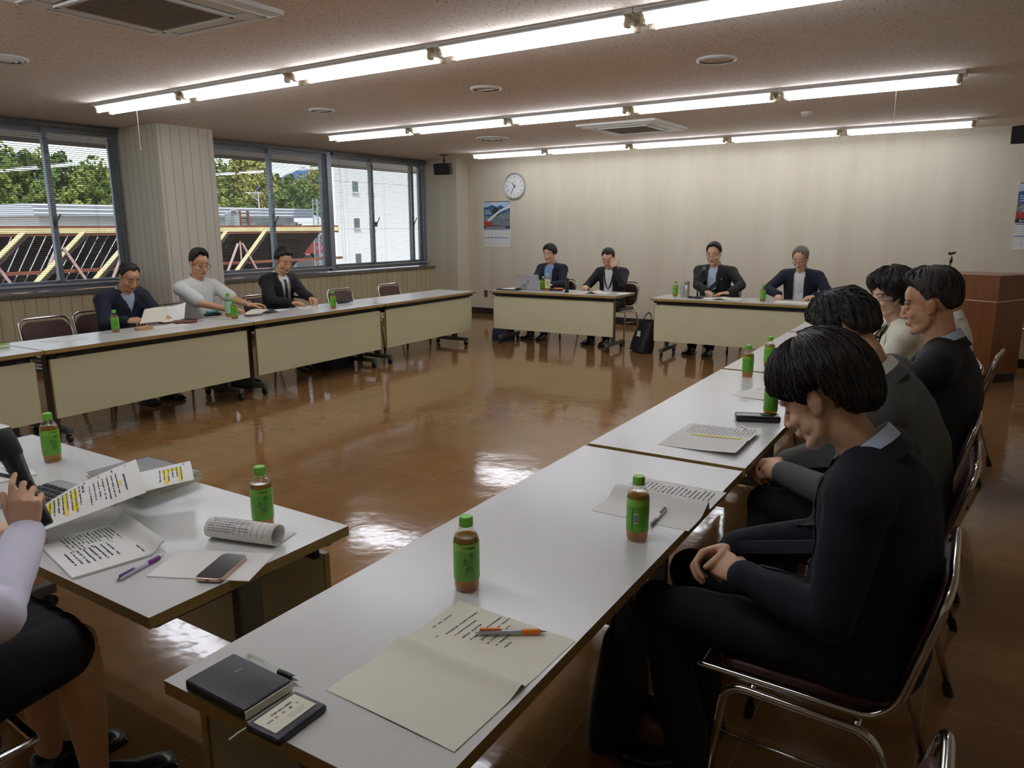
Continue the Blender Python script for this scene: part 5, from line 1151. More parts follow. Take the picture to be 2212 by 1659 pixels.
def rings(mb, rs, seg=22):
    """rs: (centre, half-width vector, half-depth vector)"""
    vs_ = []; 
    for c, a, b in rs:
        for k in range(seg):
            t = 2 * PI * k / seg; vs_.append(Vector(c) + Vector(a) * math.cos(t) + Vector(b) * math.sin(t))
    fs_ = [(i * seg + k, i * seg + (k + 1) % seg, (i + 1) * seg + (k + 1) % seg, (i + 1) * seg + k) for i in range(len(rs) - 1) for k in range(seg)]
    fs_ += [tuple(range(seg - 1, -1, -1)), tuple((len(rs) - 1) * seg + k for k in range(seg))]; mb.add(vs_, fs_)

def limb(mb, pts, rs, seg=14):
    P_ = [Vector(p) for p in pts]; q = []; r = []
    for i in range(len(P_) - 1):
        for k in range(5):
            t = k / 5; q.append(P_[i].lerp(P_[i + 1], t)); r.append(rs[i] * (1 - t) + rs[i + 1] * t)
    q.append(P_[-1]); r.append(rs[-1]); mb.tube(q, r, seg)
    for p, rr in zip(P_, rs): mb.ell(p, (rr * 0.99,) * 3, nu=12, nv=8)

def dirv(l, s): l, s = rad(l), rad(s); return Vector((math.sin(s), math.sin(l) * math.cos(s), math.cos(l) * math.cos(s)))

POSES = {  # per finger curl of three joints, spread, thumb (sideways, towards palm, curl)
    'flat': ([(12, 14, 8)] * 4, 1.0, (0.85, 0.15, 10)), 'rest': ([(22, 30, 18), (26, 34, 20), (30, 38, 22), (34, 40, 24)], 0.8, (0.7, 0.45, 18)),
    'pinch': ([(42, 40, 20), (50, 45, 25), (58, 55, 30), (62, 60, 30)], 0.5, (0.35, 0.85, 16)), 'grip': ([(18, 34, 26), (44, 62, 40), (58, 72, 45), (62, 74, 45)], 0.5, (0.55, 0.62, 6)),
    'clasp': ([(38, 50, 24), (42, 52, 26), (44, 54, 28), (46, 54, 30)], 0.5, (0.5, 0.6, 24)), 'face': ([(10, 22, 14), (14, 26, 16), (20, 34, 20), (26, 40, 24)], 0.7, (0.95, 0.1, 4)) }
def hand(mb, W, f, n, side, pose='rest', s=1.0):
    f = Vector(f).normalized(); n = Vector(n); n = (n - f * n.dot(f)).normalized(); t = f.cross(n) * side
    W = Vector(W); curls, spread, (th_s, th_n, th_c) = POSES[pose]
    rings(mb, [(W - f * 0.03 * s, t * 0.026 * s, n * 0.019 * s), (W + f * 0.005 * s, t * 0.027 * s, n * 0.0185 * s), (W + f * 0.035 * s, t * 0.037 * s, n * 0.0175 * s), (W + f * 0.068 * s, t * 0.041 * s, n * 0.0145 * s), (W + f * 0.088 * s, t * 0.037 * s, n * 0.011 * s)], 16)
    mb.ell(W + f * 0.028 * s + t * 0.024 * s + n * 0.007 * s, (0.017 * s,) * 3)
    lens = ((0.041, 0.025, 0.020), (0.045, 0.028, 0.021), (0.042, 0.026, 0.020), (0.033, 0.020, 0.018)); offs = (0.030, 0.0105, -0.010, -0.0295); base = (0.084, 0.089, 0.085, 0.076); r0 = (0.0092, 0.0095, 0.0090, 0.0080)
    for k in range(4):
        p = W + f * base[k] * s + t * offs[k] * s; d = (f + t * (offs[k] * 2.4 * spread)).normalized(); q = [p - d * 0.02 * s, p]; a = 0.0; rr = [r0[k] * s, r0[k] * s]
        for j in range(3):
            a += rad(curls[k][j]); dd = d * math.cos(a) + n * math.sin(a); p = p + dd * lens[k][j] * s; q.append(p); rr.append(r0[k] * s * (0.93, 0.86, 0.72)[j])
        limb(mb, q, rr, 10)
    p = W + f * 0.022 * s + t * 0.026 * s + n * 0.004 * s; d = (f * (1.1 - th_s * 0.5) + t * th_s + n * th_n).normalized(); q = [p]; rr = [0.0135 * s]; ax = (f * 0.7 - t * 0.5 + n * 0.1).normalized()
    for j, (ln, r_f) in enumerate(((0.036, 0.0115), (0.030, 0.0105), (0.024, 0.0082))):
        d = (d + ax * math.tan(rad(th_c if j else 0))).normalized(); p = p + d * ln * s; q.append(p); rr.append(r_f * s)
    limb(mb, q, rr, 10)

def head_shapes(mb, Hd, R, s, fem=False):
    def E(c, r, rot=None): mb.ell(Hd + R @ (Vector(c) * s), tuple(x * s for x in r), rot=(R @ rot if rot is not None else R), nu=18, nv=12)
    w = 0.94 if fem else 1.0
    E((0, -0.010, 0.040), (0.076 * w, 0.096, 0.086)); E((0, 0.028, -0.020), (0.066 * w, 0.066, 0.082)); E((0, 0.034, -0.070), (0.050 * w, 0.052, 0.040)); E((0, 0.072, -0.098), (0.024 * w, 0.020, 0.017))
    E((0, 0.052, 0.045), (0.058 * w, 0.040, 0.050))
    for x in (-1, 1):
        E((x * 0.040 * w, 0.058, -0.026), (0.026, 0.028, 0.024)); E((x * 0.030, 0.079, 0.026), (0.028, 0.014, 0.010)); E((x * 0.031, 0.0765, 0.004), (0.0165, 0.0125, 0.011)); mb.tube([Hd + R @ (Vector(p) * s) for p in ((x * 0.056 * w, 0.004, -0.040), (x * 0.049 * w, 0.024, -0.072), (x * 0.030 * w, 0.054, -0.090), (0, 0.070, -0.096))], [q * s for q in (0.018, 0.020, 0.020, 0.018)], 10); E((x * 0.043 * w, 0.024, -0.040), (0.027, 0.046, 0.042))
        rt = Matrix.Rotation(rad(-x * 18), 3, 'Z'); E((x * 0.0785 * w, -0.006, 0.000), (0.0075, 0.018, 0.032), rt); E((x * 0.082 * w, -0.014, 0.008), (0.006, 0.013, 0.024), rt); E((x * 0.0765 * w, 0.000, -0.024), (0.007, 0.010, 0.011), rt)
        E((x * 0.0125, 0.100, -0.034), (0.0105, 0.012, 0.0085))
    pts = [(0, 0.086, 0.020), (0, 0.094, 0.004), (0, 0.105, -0.016), (0, 0.112, -0.029), (0, 0.104, -0.037)]
    mb.tube([Hd + R @ (Vector(p) * s) for p in pts], [q * s for q in (0.008, 0.0085, 0.0105, 0.0125, 0.009)], 12)
    E((0, 0.093, -0.058), (0.024, 0.010, 0.0055)); E((0, 0.090, -0.069), (0.020, 0.0105, 0.0065)); E((0, 0.083, -0.062), (0.031, 0.014, 0.016))

def hair_cap(Hd, R, s, line, thick, noise=0.002, seed=1, bumps=(), nu=120, nv=30, locks=0, lock_len=0.5, lock_r=0.005, over=0.0):
    """hair as a shell over the skull; line: hairline elevation by azimuth (0 front, + right); thick(az, el) in metres"""
    g = np.random.default_rng(seed); c0 = Hd + R @ (Vector((0, -0.010, 0.040)) * s); ra = np.array((0.0775, 0.0975, 0.0875)) * s
    az_k = np.array([p[0] for p in line], float); el_k = np.array([p[1] for p in line], float)
    ph = [(g.uniform(0, 6.28), k, g.normal()) for k in (5, 9, 14, 23, 37, 61)]
    def elmin(az):
        a = (math.degrees(az) + 180) % 360 - 180; sgn = a if min(az_k) < 0 else abs(a); return rad(float(np.interp(sgn, az_k, el_k)) + 2.6 * sum(b * math.sin(k * az + p * 1.7) for p, k, b in ph))
    def strand(az, t): return sum(b * math.sin(k * az + p + (1.5 + 0.2 * k) * t) for p, k, b in ph) / 3.0
    def pt(az, t, extra=0.0):
        e0 = elmin(az); el = e0 + (PI / 2 - e0) * t; d = Vector((math.sin(az) * math.cos(el), math.cos(az) * math.cos(el), math.sin(el)))
        r = 1.0 / math.sqrt((d.x / ra[0]) ** 2 + (d.y / ra[1]) ** 2 + (d.z / ra[2]) ** 2)
        k = min(1.0, max(0.0, t) / 0.16); k = k * k * (3 - 2 * k); th = thick(math.degrees(az) if az <= PI else math.degrees(az) - 360, math.degrees(el))
        for (ba, be, bs, bh) in bumps:
            da = ((math.degrees(az) - ba + 180) % 360 - 180) * math.cos(el); de = math.degrees(el) - be; th += bh * math.exp(-(da * da + de * de) / (2 * bs * bs))
        return c0 + R @ (d * (r + (th + noise * strand(az, t * 2.5)) * (0.25 + 0.75 * k) * 1.0 * s * (1 if t > 0.02 else 0.4) - 0.004 * (1 - k) + extra))
    b = MB(); rows_ = [[pt(2 * PI * i / nu, j / (nv - 1)) for i in range(nu + 1)] for j in range(nv)]; b.grid(rows_)
    low = [p + (c0 - p).normalized() * 0.012 * s for p in rows_[0]]; b.grid([low, rows_[0]])
    for k in range(locks):
        az = g.uniform(0, 2 * PI); t0 = g.uniform(0.35, 0.95); dz = g.normal() * 0.10; ln = lock_len * g.uniform(0.6, 1.2); q = []; rr = []
        for j in range(9):
            f = j / 8; t = t0 - ln * f; tt = max(t, -over * g.uniform(0.7, 1.0) if j > 6 else 0.0); q.append(pt(az + dz * f * f, max(tt, -over), (0.0002 + 0.0016 * math.sin(PI * f)) * s)); rr.append(lock_r * s * (0.25 + 0.75 * math.sin(PI * (0.08 + 0.86 * f))))
        b.tube(q, rr, 5, flat=0.4)
    return b

LINE_MAN = [(0, 34), (25, 35), (45, 29), (60, 17), (71, 0), (79, -20), (86, -26), (92, -8), (106, -6), (118, -28), (138, -46), (180, -50)]
LINE_BACK = [(0, 46), (18, 48), (34, 42), (56, 22), (70, 2), (79, -20), (86, -26), (92, -8), (106, -6), (118, -28), (138, -46), (180, -50)]
LINE_BANGS = [(0, 2), (20, 0), (40, -4), (58, -12), (68, -24), (78, -28), (87, -8), (104, -6), (114, -34), (134, -60), (180, -64)]

class Person: pass
def person(label, x, y, face, lean=(0, 8), side=(0, 0), twist=0, neck=(18, 0), head=(0, 12, 0), s=1.0, seat=0.452, wr=None, wl=None, hr=None, hl=None, pole=None, skin='skin', voxel=0.0045,
           top='jacket', jacket='navy', shirt='shirt_white', opening=(0.085, 0.05), tie=None, trousers='trouser', hair=None, hairmat='hair_black', brow='brow', lips='lip', eyes='down', glasses=None,
           belly=0.02, knees=None, feet=None, fem=False, shoulder=0.185, watch=None, seed=1, collar=True, lanyard=False, badge=False, body_legs=False, cut_low=-0.40, wrinkle=0.0022, armr=1.0):
    yaw = rad(face) - PI / 2; Rw = Matrix.Rotation(yaw, 4, 'Z'); inv = Rw.inverted(); O = Vector((x, y, 0))
    def loc(p): return inv @ (Vector(p) - O)
    def ldir(d): return inv.to_3x3() @ Vector(d)
    P_ = Person(); Hc = Vector((0, 0, seat + 0.085 * s)); u1, u2 = dirv(lean[0], side[0]), dirv(lean[1], side[1]); C_ = Hc + u1 * 0.25 * s; N = C_ + u2 * 0.24 * s
    xr = Matrix.Rotation(rad(twist), 3, 'Z') @ Vector((1, 0, 0)); xr = (xr - u2 * xr.dot(u2)).normalized(); fw = u2.cross(xr); x1 = Vector((1, 0, 0)); x1 = (x1 - u1 * x1.dot(u1)).normalized(); f1 = u1.cross(x1)
    nd = dirv(*neck); Hd = N + nd * 0.165 * s + Vector((0, 0.01, 0)); Rh = (Matrix.Rotation(rad(head[0]), 3, 'Z') @ Matrix.Rotation(-rad(head[1]), 3, 'X') @ Matrix.Rotation(rad(head[2]), 3, 'Y'))
    S = {1: N - u2 * 0.060 * s + xr * shoulder * s, -1: N - u2 * 0.060 * s - xr * shoulder * s}
    W_ = {1: loc(wr) if wr else Hc + Vector((0.16, 0.30, 0.02)), -1: loc(wl) if wl else Hc + Vector((-0.16, 0.30, 0.02))}
    Ev = {}
    for k in (1, -1):
        L1, L2 = 0.285 * s, 0.255 * s; d = W_[k] - S[k]; D = d.length
        if D > (L1 + L2) * 0.985: d = d * ((L1 + L2) * 0.985 / D); W_[k] = S[k] + d; D = d.length
        a = (L1 * L1 - L2 * L2 + D * D) / (2 * D); h = math.sqrt(max(0.0, L1 * L1 - a * a)); dn = d.normalized()
        pv = Vector(pole[k]) if pole and k in pole else Vector((k * 0.5, -0.35, -0.8)); pv = (pv - dn * pv.dot(dn)).normalized(); Ev[k] = S[k] + dn * a + pv * h
    def torso(mb, inf, b=belly, lower=True, short=False):
        rs = [(Hc - u1 * 0.085 * s, x1 * (0.150 * s + inf), f1 * (0.120 * s + inf)), (Hc - u1 * 0.02 * s, x1 * (0.176 * s + inf), f1 * (0.132 * s + inf))] if lower else []
        rs += [(Hc + u1 * 0.07 * s + f1 * b * 0.4, x1 * (0.166 * s + inf), f1 * (0.120 * s + b * 0.7 + inf)), (Hc + u1 * 0.16 * s + f1 * b * 0.5, x1 * (0.158 * s + inf), f1 * (0.112 * s + b + inf)),
               (C_ + f1 * b * 0.2, (x1 + xr).normalized() * (0.164 * s + inf), (f1 + fw).normalized() * (0.112 * s + b * 0.5 + inf)), (C_ + u2 * 0.10 * s, xr * (0.174 * s + inf), fw * (0.116 * s + inf)),
               (C_ + u2 * 0.165 * s, xr * (0.168 * s + inf), fw * (0.098 * s + inf)), (C_ + u2 * 0.21 * s, xr * (0.120 * s + inf), fw * (0.080 * s + inf)), (N - u2 * 0.004 * s, xr * (0.070 * s + inf * 0.4), fw * (0.066 * s + inf * 0.4)), (N + u2 * 0.012 * s, xr * 0.050 * s, fw * 0.050 * s)]
        rings(mb, rs)
        for k in (1, -1): limb(mb, [N - u2 * 0.045 * s + xr * k * 0.05 * s, S[k] - u2 * 0.004 * s], [0.058 * s + inf, 0.056 * s + inf])
    def arms(mb, inf, upto=1.0, half=False, keys=(1, -1)):
        for k in keys:
            if half: limb(mb, [S[k], S[k].lerp(Ev[k], 0.80)], [0.056 * s + inf, 0.056 * s + inf * 1.5]); continue
            e = Ev[k].lerp(W_[k], upto); limb(mb, [S[k], Ev[k], e], [(0.054 * s + inf), (0.041 * s + inf) * armr, (0.030 * s + inf) * armr])
    # --- body: one continuous skin of head, neck, trunk, arms and hands
    mb = MB(); torso(mb, -0.012); arms(mb, -0.004)
    nb = N - u2 * 0.02 * s; rings(mb, [(nb, xr * 0.068 * s, fw * 0.068 * s), (nb + nd * 0.05 * s, xr * 0.056 * s, fw * 0.060 * s), (Hd - Rh @ Vector((0, 0.012, 0.085)) * s, Rh @ Vector((0.055 * s, 0, 0)), Rh @ Vector((0, 0.062 * s, 0))), (Hd - Rh @ Vector((0, 0.012, 0.03)) * s, Rh @ Vector((0.055 * s, 0, 0)), Rh @ Vector((0, 0.06 * s, 0)))], 18)
    head_shapes(mb, Hd, Rh, s, fem)
    hs = 0.93 if fem else 1.0
    for k, h in ((1, hr), (-1, hl)):
        if h is None: fdir = (W_[k] - Ev[k]).normalized(); h = ('rest', None, (0, 0, -1))
        pose, fd, nn = h; fdir = ldir(fd) if fd is not None else (W_[k] - Ev[k]).normalized(); hand(mb, W_[k], fdir, ldir(nn), k, pose, s * hs)
    # legs
    Kn = {k: (loc(knees[k]) if knees else Vector((k * 0.105, 0.43 * s, seat + 0.055))) for k in (1, -1)}; An = {k: (loc(feet[k]) + Vector((0, 0, 0.085)) if feet else Vector((k * 0.11, 0.40 * s, 0.09))) for k in (1, -1)}
    hipj = {k: Hc + Vector((k * 0.085 * s, 0.03, -0.015)) for k in (1, -1)}
    if body_legs:
        for k in (1, -1): limb(mb, [hipj[k], Kn[k], Kn[k].lerp(An[k], 0.35), An[k]], [0.075 * s, 0.053 * s, 0.056 * s, 0.034 * s])
    body = fuse(mb, voxel, 5); root = link(body, 'person', M[skin]); root.location = O; root.rotation_euler = (0, 0, yaw)
    tag(root, label, 'person'); bvh = BVHTree.FromPolygons([v.co.copy() for v in body.vertices], [tuple(p.vertices) for p in body.polygons])
    def on(bv, o, d, e):
        hit = bv.ray_cast(o, d); return (hit[0] - d * e) if hit[0] is not None else None
    def decal(name, fn, mat, e=0.0014, nu=9, nv=3, par=root):
        rows_ = []
        for j in range(nv):
            row = []
            for i in range(nu):
                px, pz = fn(i / (nu - 1), j / (nv - 1)); p = on(bvh, Hd + Rh @ (Vector((px, 0.2, pz)) * s), Rh @ Vector((0, -1, 0)), e * s)
                row.append(p if p is not None else Hd + Rh @ (Vector((px, 0.09, pz)) * s))
            rows_.append(row)
        return rows_
    def face_part(name, fns, mat, e=0.0014, nv=3):
        b = MB()
        for fn in fns: b.grid(decal(name, fn, mat, e, nv=nv))
        return b.build(name, M[mat], root, True)
    face_part('eyebrows', [lambda u, v, k=k: (k * (0.014 + 0.040 * u), 0.0285 + 0.006 * math.sin(u * 2.4) + (v - 0.5) * 0.009 * (1 - 0.65 * u)) for k in (1, -1)], brow, 0.002)
    if eyes == 'down': face_part('eyelashes', [lambda u, v, k=k: (k * (0.017 + 0.029 * u), 0.0015 - 0.006 * math.sin(u * PI) + (v - 0.5) * 0.0042) for k in (1, -1)], 'eye_dark')
    else:
        face_part('eyes', [lambda u, v, k=k: (k * (0.018 + 0.027 * u), 0.003 + (v - 0.5) * 0.0105 * math.sin(PI * (0.08 + 0.84 * u))) for k in (1, -1)], 'eye_white', 0.0012)
        face_part('irises', [lambda u, v, k=k: (k * 0.0315 + (u - 0.5) * 0.0115 + 0.001, 0.003 + (v - 0.5) * 0.0105 * math.sin(PI * (0.1 + 0.8 * u))) for k in (1, -1)], 'eye_dark', 0.0022)
        face_part('eyelashes', [lambda u, v, k=k: (k * (0.016 + 0.031 * u), 0.0035 + 0.006 * math.sin(PI * u) + (v - 0.5) * 0.004) for k in (1, -1)], 'eye_dark', 0.0026)
    face_part('lips', [lambda u, v: ((u - 0.5) * 0.046, -0.0625 + (v - 0.5) * 0.016 * math.sin(PI * (0.06 + 0.88 * u)) + 0.001 * math.cos(u * 12))], lips, 0.0012, 5)
    face_part('mouth_line', [lambda u, v: ((u - 0.5) * 0.045, -0.063 + (v - 0.5) * 0.002 - 0.002 * math.cos((u - 0.5) * PI * 2) * 0.6)], 'eye_dark', 0.0022)
    if hair: hair(Hd, Rh, s).build('hair', M[hairmat], root, True)
    if glasses:
        b = MB(); tk = glasses[1]
        for k in (1, -1):
            b.tube([Hd + Rh @ (Vector((k * 0.033 + 0.025 * math.copysign(abs(math.cos(a)) ** 0.75, math.cos(a)), 0.104, -0.001 + 0.0165 * math.copysign(abs(math.sin(a)) ** 0.75, math.sin(a)))) * s) for a in np.linspace(0, 2 * PI, 21)[:-1]], tk, 6, closed=True)
            b.tube([Hd + Rh @ (Vector(p) * s) for p in ((k * 0.058, 0.104, 0.006), (k * 0.074, 0.085, 0.007), (k * 0.081, 0.0, 0.010), (k * 0.079, -0.012, 0.0))], tk * 1.1, 6)
        b.tube([Hd + Rh @ (Vector(p) * s) for p in ((-0.009, 0.104, 0.004), (0, 0.107, 0.007), (0.009, 0.104, 0.004))], tk, 6); go = b.build('glasses', M[glasses[0]], root, True)
    # --- clothing
    def tl(p): p = Vector(p) - C_; return p.dot(xr), p.dot(fw), p.dot(u2)
    def collar_band(name, mat, r0, r1, z0, z1, a0, dip, pts_, th, par, tilt=0.0):
        b = MB(); cN = N + u2 * 0.0 + nd * 0.012 * s; ax = (u2 + nd).normalized(); cx_ = (xr - ax * xr.dot(ax)).normalized(); cf = ax.cross(cx_); o_in, o_top, o_out = [], [], []
        for a in np.linspace(a0, 360 - a0, 41):
            c, d = math.cos(rad(a)), math.sin(rad(a)); w = max(0.0, c); pk = math.exp(-((min(a, 360 - a) - a0) / 16.0) ** 2) * pts_
            dirr = cx_ * d + cf * c; dz = -dip * (0.5 + 0.5 * c)
            o_in.append(cN + dirr * r0 + ax * (z0 + dz)); o_top.append(cN + dirr * (r0 + 0.002) + ax * (z1 + dz)); o_out.append(cN + dirr * (r1 + 0.010 * w * (pts_ > 0)) + ax * (z0 + dz - pk))
        b.grid([o_in, o_top]); b.grid([o_top, o_out]); b.grid([[p - (p - cN).normalized() * th for p in o_out], [p - (p - cN).normalized() * th for p in o_top]]); return b.build(name, M[mat], par, True)
    if top in ('jacket', 'shirt', 'short'):
        mb = MB(); torso(mb, 0.008 if top == 'jacket' else 0.016)
        if top == 'shirt': arms(mb, 0.011, 0.97)
        if top == 'short': arms(mb, 0.008, half=True)
        sh = link(fuse(mb, 0.009, 4, (wrinkle * (0.6 if top == 'jacket' else 1.2), 22, seed)), 'shirt', M[shirt], root)
        sbv = BVHTree.FromPolygons([v.co.copy() for v in sh.data.vertices], [tuple(p.vertices) for p in sh.data.polygons])
        if collar: collar_band('collar', shirt, 0.064 * s, 0.086 * s, -0.004 * s, 0.048 * s, 14, 0.048 * s, 0.044 * s, 0.003, sh)
        def strip(bv, xs, ts, e, nu=4, nv=14):
            rows_ = []
            for j in range(nv):
                f = j / (nv - 1); row = []
                for i in range(nu):
                    xx = xs(f)[0] + (xs(f)[1] - xs(f)[0]) * i / (nu - 1); t = ts[0] + (ts[1] - ts[0]) * f; p = on(bv, C_ + xr * xx + u2 * t + fw * 0.5, -fw, e)
                    row.append(p if p is not None else C_ + xr * xx + u2 * t + fw * 0.12)
                rows_.append(row)
            return rows_
        if tie:
            b = MB(); b.grid(strip(sbv, lambda f: (-(0.016 + 0.022 * f), 0.016 + 0.022 * f), (0.185 * s, -0.22 * s), 0.006)); kn = C_ + u2 * 0.195 * s + fw * 0.088 * s; b.ell(kn, (0.022 * s, 0.014 * s, 0.02 * s)); b.build('tie', M[tie], sh, True)
        else:
            b = MB(); b.grid(strip(sbv, lambda f: (-0.016, 0.016), (0.165 * s, -0.24 * s), 0.003)); b.build('placket', M[shirt], sh, True)
            for q in range(4):
                p = on(sbv, C_ + u2 * (0.12 - 0.085 * q) * s + fw * 0.5, -fw, 0.004)
                if p is not None: MB().ell(p, (0.0055, 0.0055, 0.0055), nu=8, nv=6).build('button', M['ink'] if shirt != 'shirt_check' else M['paper2'], sh)
        if lanyard:
            b = MB(); q = [C_ + xr * a * s + u2 * t * s for a, t in ((-0.068, 0.21), (-0.055, 0.12), (-0.03, 0.03), (0.0, -0.01), (0.03, 0.03), (0.055, 0.12), (0.068, 0.21))]
            q = [on(sbv, p + fw * 0.5, -fw, 0.008) or p + fw * 0.12 for p in q]; b.tube(q, 0.009, 6, flat=0.5); b.build('lanyard', M['rubber'], root, True)
    if top == 'jacket':
        mb = MB(); torso(mb, 0.024, belly * 1.05); arms(mb, 0.016, 0.95); jm = fuse(mb, 0.009, 4, (wrinkle, 20, seed + 5)); jbv = BVHTree.FromPolygons([v.co.copy() for v in jm.vertices], [tuple(p.vertices) for p in jm.polygons])
        t0, t1 = 0.225 * s, cut_low * s; wA, wB = opening
        def wid(t): return wA + (wB - wA) * (t0 - t) / (t0 - t1)
        bm = bmesh.new(); bm.from_mesh(jm)
        for k in (1, -1):
            d = (xr * k * (wB - wA) - u2 * (t0 - t1)).normalized(); nn = d.cross(fw).normalized(); bmesh.ops.bisect_plane(bm, geom=bm.verts[:] + bm.edges[:] + bm.faces[:], plane_co=C_ + xr * k * wA + u2 * t0, plane_no=nn)
        kill = []
        for f in bm.faces:
            a, b_, t = tl(f.calc_center_median())
            if t1 < t < t0 + 0.03 and abs(a) < wid(t) and 0.0 < b_ < 0.20 + belly and f.normal.dot(fw) > -0.35: kill.append(f)
        bmesh.ops.delete(bm, geom=kill, context='FACES'); bm.to_mesh(jm); bm.free(); jm.polygons.foreach_set('use_smooth', [True] * len(jm.polygons)); jk = link(jm, 'jacket', M[jacket], root)
        b = MB()
        for k in (1, -1):
            def xs(f, k=k):
                t = 0.20 * s + (-0.13 * s - 0.20 * s) * f; a = wid(t) - 0.004; wl_ = 0.060 * (1 - f) ** 0.8 * (0.55 + 0.45 * min(1, f / 0.18)); return (k * a, k * (a + wl_))
            r = strip(jbv, xs, (0.20 * s, -0.13 * s), 0.006); b.grid(r); b.grid([[p - fw * 0.005 for p in q] for q in r[::-1]])
        b.build('lapels', M[jacket], jk, True); collar_band('jacket_collar', jacket, 0.078 * s, 0.100 * s, -0.022 * s, 0.014 * s, 50, 0.03 * s, 0.0, 0.004, jk)
        for k in (1, -1):
            b = MB(); d = (W_[k] - Ev[k]).normalized(); b.tube([W_[k] - d * 0.045, W_[k] + d * 0.004], (0.0345 * s * armr, 0.0335 * s * armr), 16); b.build('cuff', M[shirt], sh, True)
        if badge:
            p = on(jbv, C_ + xr * (-0.115) * s + u2 * 0.12 * s + fw * 0.5, -fw, 0.004)
            if p is not None: MB().ell(p, (0.007, 0.004, 0.009), nu=8, nv=6).build('badge', M['silver'], jk)
    if watch:
        k = watch; d = (W_[k] - Ev[k]).normalized(); b = MB(); b.tube([W_[k] - d * 0.022, W_[k] - d * 0.004], 0.0325 * s if top != 'jacket' else 0.036 * s, 16); side_ = (Vector((0, 0, 1)) - d * d.z).normalized(); b.ell(W_[k] - d * 0.013 + side_ * 0.032 * s, (0.018, 0.018, 0.009)); b.build('wristwatch', M['watch'], root, True)
    if trousers:
        mb = MB(); rings(mb, [(Hc - u1 * 0.085 * s, x1 * 0.165 * s, f1 * 0.135 * s), (Hc, x1 * 0.190 * s, f1 * 0.148 * s), (Hc + u1 * 0.10 * s, x1 * 0.176 * s, f1 * 0.136 * s)])
        for k in (1, -1): limb(mb, [hipj[k], Kn[k], An[k]] if not body_legs else [hipj[k], Kn[k].lerp(hipj[k], 0.08)], [0.092 * s, 0.070 * s, 0.060 * s] if not body_legs else [0.095 * s, 0.080 * s])
        if body_legs:
            for q in (0.25, 0.5, 0.75): limb(mb, [hipj[1].lerp(hipj[-1], q), Kn[1].lerp(Kn[-1], q).lerp(Hc, 0.06)], [0.10 * s, 0.078 * s])
        if False: limb(mb, [hipj[1].lerp(hipj[-1], 0.5), Kn[1].lerp(Kn[-1], 0.5).lerp(Hc, 0.1)], [0.10 * s, 0.075 * s])
        link(fuse(mb, 0.010, 4, (wrinkle, 16, seed + 9)), 'trousers' if not body_legs else 'skirt', M[trousers], root)
    for k in (1, -1):
        a = An[k]; ft = Vector((k * 0.10, 1, 0)).normalized(); sd = Vector((ft.y, -ft.x, 0)); b = MB()
        rings(b, [(a - ft * 0.055 + Vector((0, 0, -0.055)), sd * 0.026, Vector((0, 0, 0.030))), (a - ft * 0.04 + Vector((0, 0, -0.035)), sd * 0.037, Vector((0, 0, 0.050))), (a + ft * 0.03 + Vector((0, 0, -0.035)), sd * 0.042, Vector((0, 0, 0.050))), (a + ft * 0.10 + Vector((0, 0, -0.055)), sd * 0.047, Vector((0, 0, 0.030))), (a + ft * 0.17 + Vector((0, 0, -0.064)), sd * 0.042, Vector((0, 0, 0.021))), (a + ft * 0.205 + Vector((0, 0, -0.069)), sd * 0.022, Vector((0, 0, 0.014)))], 16)
        b.rbox(a + ft * 0.07 + Vector((0, 0, -0.0775)), (0.085, 0.26, 0.014), 0.006, 2, rot=Matrix((sd, ft, Vector((0, 0, 1)))).transposed()); b.build('shoe', M['shoe'], root, True)
    P_.root = root; P_.__dict__.update(Hd=O + Rw.to_3x3() @ Hd, S={k: O + Rw.to_3x3() @ v for k, v in S.items()}, E={k: O + Rw.to_3x3() @ v for k, v in Ev.items()}, W={k: O + Rw.to_3x3() @ v for k, v in W_.items()}, N=O + Rw.to_3x3() @ N, Hc=O + Hc, K={k: O + Rw.to_3x3() @ v for k, v in Kn.items()})
    return P_
# ------------------------------------------------------------------- the thirteen people and their chairs
def short(top, side_, back=None, line=LINE_MAN, **kw):
    bk_ = side_ if back is None else back
    def thick(az, el):
        f = max(0.0, min(1.0, el / 55.0)); sd = side_ + (bk_ - side_) * max(0.0, min(1.0, (abs(az) - 80) / 70.0)); return sd + (top - sd) * f
    return lambda Hd, R, s: hair_cap(Hd, R, s, line, thick, **kw)
PE = []
def add(**k): PE.append(person(**k)); return PE[-1]
rL, rR = 3.4, 2.5
